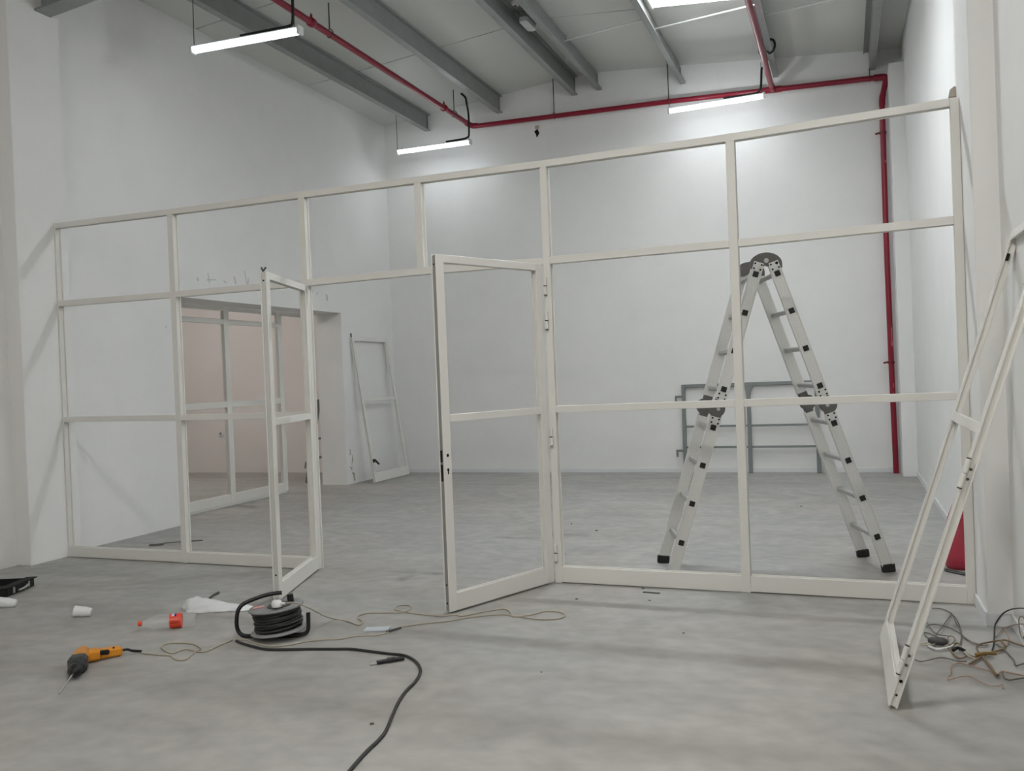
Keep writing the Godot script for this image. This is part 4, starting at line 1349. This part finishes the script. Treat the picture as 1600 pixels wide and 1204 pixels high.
# ------------------------------------------------------------------ cord tangle at right
func tangle() -> void:
	var t := thing("cord_tangle", "tangle of brown, grey and pink cords heaped on the floor in the right corner", "cords", Vector3(0.55, 0, -4.75))
	var wires := [
		["cord_grey", 0.0045, [[0.407, 0.008, -5.544], [0.435, 0.008, -5.549], [0.466, 0.008, -5.529], [0.496, 0.008, -5.455], [0.510, 0.008, -5.314], [0.506, 0.008, -5.122], [0.496, 0.008, -5.001], [0.473, 0.008, -4.854], [0.461, 0.008, -4.771]]],
		["cord_grey", 0.004, [[0.499, 0.008, -5.458], [0.497, 0.012, -5.296], [0.500, 0.012, -5.137], [0.502, 0.012, -5.017], [0.530, 0.012, -4.909], [0.560, 0.012, -4.860], [0.599, 0.008, -4.884]]],
		["cord_grey", 0.004, [[0.493, 0.008, -5.439], [0.442, 0.017, -5.219], [0.407, 0.017, -5.086], [0.381, 0.017, -4.990], [0.371, 0.008, -4.946]]],
		["cord_grey", 0.004, [[0.346, 0.008, -5.152], [0.364, 0.010, -5.187], [0.397, 0.010, -5.202], [0.434, 0.010, -5.178], [0.468, 0.010, -5.131], [0.501, 0.010, -5.040], [0.513, 0.010, -4.955], [0.540, 0.010, -4.905], [0.569, 0.008, -4.878]]],
		["cord_grey", 0.0035, [[0.359, 0.008, -5.229], [0.365, 0.014, -5.102], [0.381, 0.014, -5.007], [0.406, 0.014, -4.990], [0.437, 0.008, -5.006]]],
		["cord_grey", 0.004, [[0.427, 0.008, -4.901], [0.398, 0.008, -4.952], [0.369, 0.008, -5.004], [0.345, 0.008, -5.036], [0.330, 0.008, -5.040], [0.331, 0.008, -4.981], [0.341, 0.008, -4.947], [0.364, 0.008, -4.952], [0.381, 0.008, -4.970]]],
		["cord", 0.004, [[0.296, 0.008, -4.837], [0.319, 0.012, -4.841], [0.350, 0.012, -4.869], [0.375, 0.008, -4.904]]],
		["cord", 0.004, [[0.295, 0.008, -4.819], [0.333, 0.017, -4.794], [0.349, 0.017, -4.804], [0.368, 0.008, -4.860]]],
		["cord_brown", 0.006, [[0.385, 0.010, -4.762], [0.418, 0.012, -4.775], [0.430, 0.012, -4.673], [0.449, 0.012, -4.627], [0.481, 0.010, -4.667]]],
		["cord_brown", 0.004, [[0.423, 0.008, -4.901], [0.433, 0.015, -4.965], [0.453, 0.015, -4.977], [0.458, 0.015, -4.913], [0.427, 0.015, -4.823], [0.423, 0.008, -4.859]]],
		["cord_brown", 0.005, [[0.438, 0.009, -4.790], [0.447, 0.009, -4.860], [0.469, 0.009, -4.879], [0.474, 0.009, -4.799], [0.487, 0.009, -4.722], [0.510, 0.009, -4.676], [0.538, 0.009, -4.683]]],
		["cord", 0.006, [[0.470, 0.010, -4.821], [0.480, 0.014, -4.715], [0.494, 0.014, -4.655], [0.510, 0.014, -4.621], [0.490, 0.010, -4.570]]],
		["cord_grey", 0.004, [[0.256, 0.008, -4.571], [0.278, 0.017, -4.522], [0.315, 0.017, -4.555], [0.363, 0.017, -4.598], [0.404, 0.017, -4.588], [0.435, 0.017, -4.559], [0.473, 0.008, -4.596]]],
		["cord_pink", 0.004, [[0.398, 0.008, -4.494], [0.412, 0.010, -4.532], [0.442, 0.010, -4.557], [0.473, 0.010, -4.535], [0.512, 0.010, -4.503], [0.551, 0.010, -4.471], [0.578, 0.008, -4.434]]],
		["cord_pink", 0.0035, [[0.398, 0.008, -4.496], [0.387, 0.014, -4.369], [0.373, 0.014, -4.337], [0.367, 0.014, -4.308], [0.374, 0.014, -4.299], [0.387, 0.014, -4.313], [0.430, 0.014, -4.357], [0.466, 0.014, -4.360], [0.491, 0.014, -4.306], [0.523, 0.014, -4.261], [0.558, 0.014, -4.264], [0.577, 0.014, -4.289], [0.574, 0.008, -4.262]]],
		["cord_brown", 0.008, [[0.481, 0.012, -4.549], [0.530, 0.012, -4.646], [0.562, 0.012, -4.704], [0.595, 0.012, -4.750], [0.636, 0.012, -4.792], [0.659, 0.012, -4.830], [0.671, 0.012, -4.901], [0.666, 0.012, -4.955]]],
		["cord_brown", 0.006, [[0.550, 0.010, -4.867], [0.578, 0.014, -4.885], [0.618, 0.014, -4.922], [0.658, 0.014, -4.952], [0.689, 0.014, -4.965], [0.721, 0.014, -4.917], [0.755, 0.010, -4.892]]],
		["cord_brown", 0.009, [[0.551, 0.013, -4.673], [0.553, 0.022, -4.558], [0.560, 0.022, -4.489], [0.564, 0.022, -4.398], [0.575, 0.013, -4.406]]],
		["cord_pink", 0.006, [[0.576, 0.010, -4.416], [0.592, 0.012, -4.457], [0.607, 0.012, -4.472], [0.637, 0.012, -4.457], [0.680, 0.012, -4.434], [0.709, 0.010, -4.414]]],
		["cord_grey", 0.005, [[0.601, 0.009, -4.459], [0.595, 0.016, -4.370], [0.610, 0.016, -4.346], [0.638, 0.016, -4.364], [0.673, 0.016, -4.388], [0.711, 0.009, -4.429]]],
		["cable", 0.005, [[0.606, 0.009, -4.802], [0.626, 0.009, -4.901], [0.650, 0.009, -5.062], [0.677, 0.009, -5.235], [0.698, 0.045, -5.250], [0.725, 0.078, -5.250], [0.755, 0.113, -5.190], [0.755, 0.201, -4.859], [0.755, 0.243, -4.644]]],
		["cord_pink", 0.004, [[0.656, 0.008, -5.038], [0.688, 0.012, -5.132], [0.708, 0.012, -5.198], [0.712, 0.012, -5.123], [0.706, 0.012, -5.004], [0.678, 0.008, -4.888]]],
		["cord_pink", 0.004, [[0.704, 0.008, -5.198], [0.732, 0.017, -5.202], [0.755, 0.057, -5.105], [0.755, 0.122, -4.873], [0.755, 0.164, -4.697]]],
		["cord_brown", 0.0035, [[0.755, 0.102, -5.016], [0.755, 0.129, -4.977], [0.755, 0.153, -4.868], [0.755, 0.116, -4.818], [0.755, 0.046, -4.905], [0.755, 0.047, -4.992], [0.755, 0.102, -5.016]]],
		["cord_grey", 0.005, [[0.637, 0.009, -4.903], [0.655, 0.016, -4.804], [0.667, 0.016, -4.703], [0.673, 0.016, -4.630], [0.668, 0.016, -4.557], [0.707, 0.016, -4.596], [0.746, 0.009, -4.633]]],
		["cord_brown", 0.005, [[0.551, 0.009, -4.870], [0.539, 0.009, -4.800], [0.550, 0.009, -4.724], [0.554, 0.009, -4.674]]],
	]
	for w in wires:
		var pts := []
		for p in w[2]:
			pts.append(Vector3(p[0] - 0.55, p[1], p[2] + 4.75))
		var st := nb()
		tube(st, curve(pts, 5), w[1] * 0.7, 6)
		build("cord", st, M[w[0]], t)
	var st := nb()
	lathe(st, [Vector2(0, -0.045), Vector2(0.010, -0.043), Vector2(0.018, -0.025), Vector2(0.019, 0.025), Vector2(0.011, 0.043), Vector2(0, 0.045)], 14, Transform3D(Basis(Vector3(0, 1, 0), Vector3(1, 0, 0.1).normalized(), Vector3(-0.1, 0, 1).normalized()), Vector3(-0.175, 0.022, -0.105)))
	build("connector", st, M.dark_grey, t, "dark cable connector")
	st = nb()
	tube(st, curve([Vector3(-0.225, 0.010, -0.06), Vector3(-0.19, 0.012, 0.0), Vector3(-0.14, 0.012, -0.03), Vector3(-0.11, 0.014, -0.07)], 5), 0.006, 8)
	build("socket_lead", st, M.white_plastic, t, "white cable lead")
	st = nb()
	tube(st, curve([Vector3(-0.03, 0.018, 0.075), Vector3(0.004, 0.024, 0.065), Vector3(0.03, 0.022, 0.05), Vector3(0.06, 0.016, 0.03)], 4), 0.008, 8)
	build("tape_wrap", st, M.yellow_tape, t, "yellow-brown tape wrap")
	st = nb()
	tube(st, curve([Vector3(-0.12, 0.016, 0.02), Vector3(-0.095, 0.024, 0.0), Vector3(-0.07, 0.018, 0.02)], 4), 0.008, 8)
	build("tape_knot", st, M.soft_black, t)

func right_side() -> void:
	# red plastic bundle behind the right post, wire loop before it
	var t := thing("red_bundle", "red plastic-wrapped bundle on the floor behind the partition's right post", "bundle", Vector3(0.668, 0, -6.70))
	var st := nb()
	lathe(st, [Vector2(0, 0.0), Vector2(0.075, 0.0), Vector2(0.095, 0.03), Vector2(0.098, 0.12), Vector2(0.088, 0.24), Vector2(0.065, 0.34), Vector2(0.035, 0.42), Vector2(0.018, 0.44), Vector2(0, 0.445)], 18)
	build("wrapping", st, M.red_bag, t)
	st = nb()
	tube(st, curve([Vector3(-0.088, 0.09, 0.02), Vector3(-0.103, 0.13, 0.03), Vector3(-0.10, 0.21, 0.02)], 4), 0.006, 6)
	build("strap", st, M.dark_grey, t)
	st = nb()
	var lp := []
	for p in [[0.60, -6.60], [0.597, -6.575], [0.606, -6.555], [0.66, -6.50], [0.70, -6.46], [0.715, -6.475], [0.70, -6.50], [0.63, -6.585], [0.612, -6.605]]:
		lp.append(Vector3(p[0] - 0.03, 0.008, p[1]))
	tube(st, curve(lp, 4, true), 0.006, 6, true)
	single("wire_loop", st, M.rod_dark, "flat bent wire loop lying on the floor beside the red bundle", "wire loop")
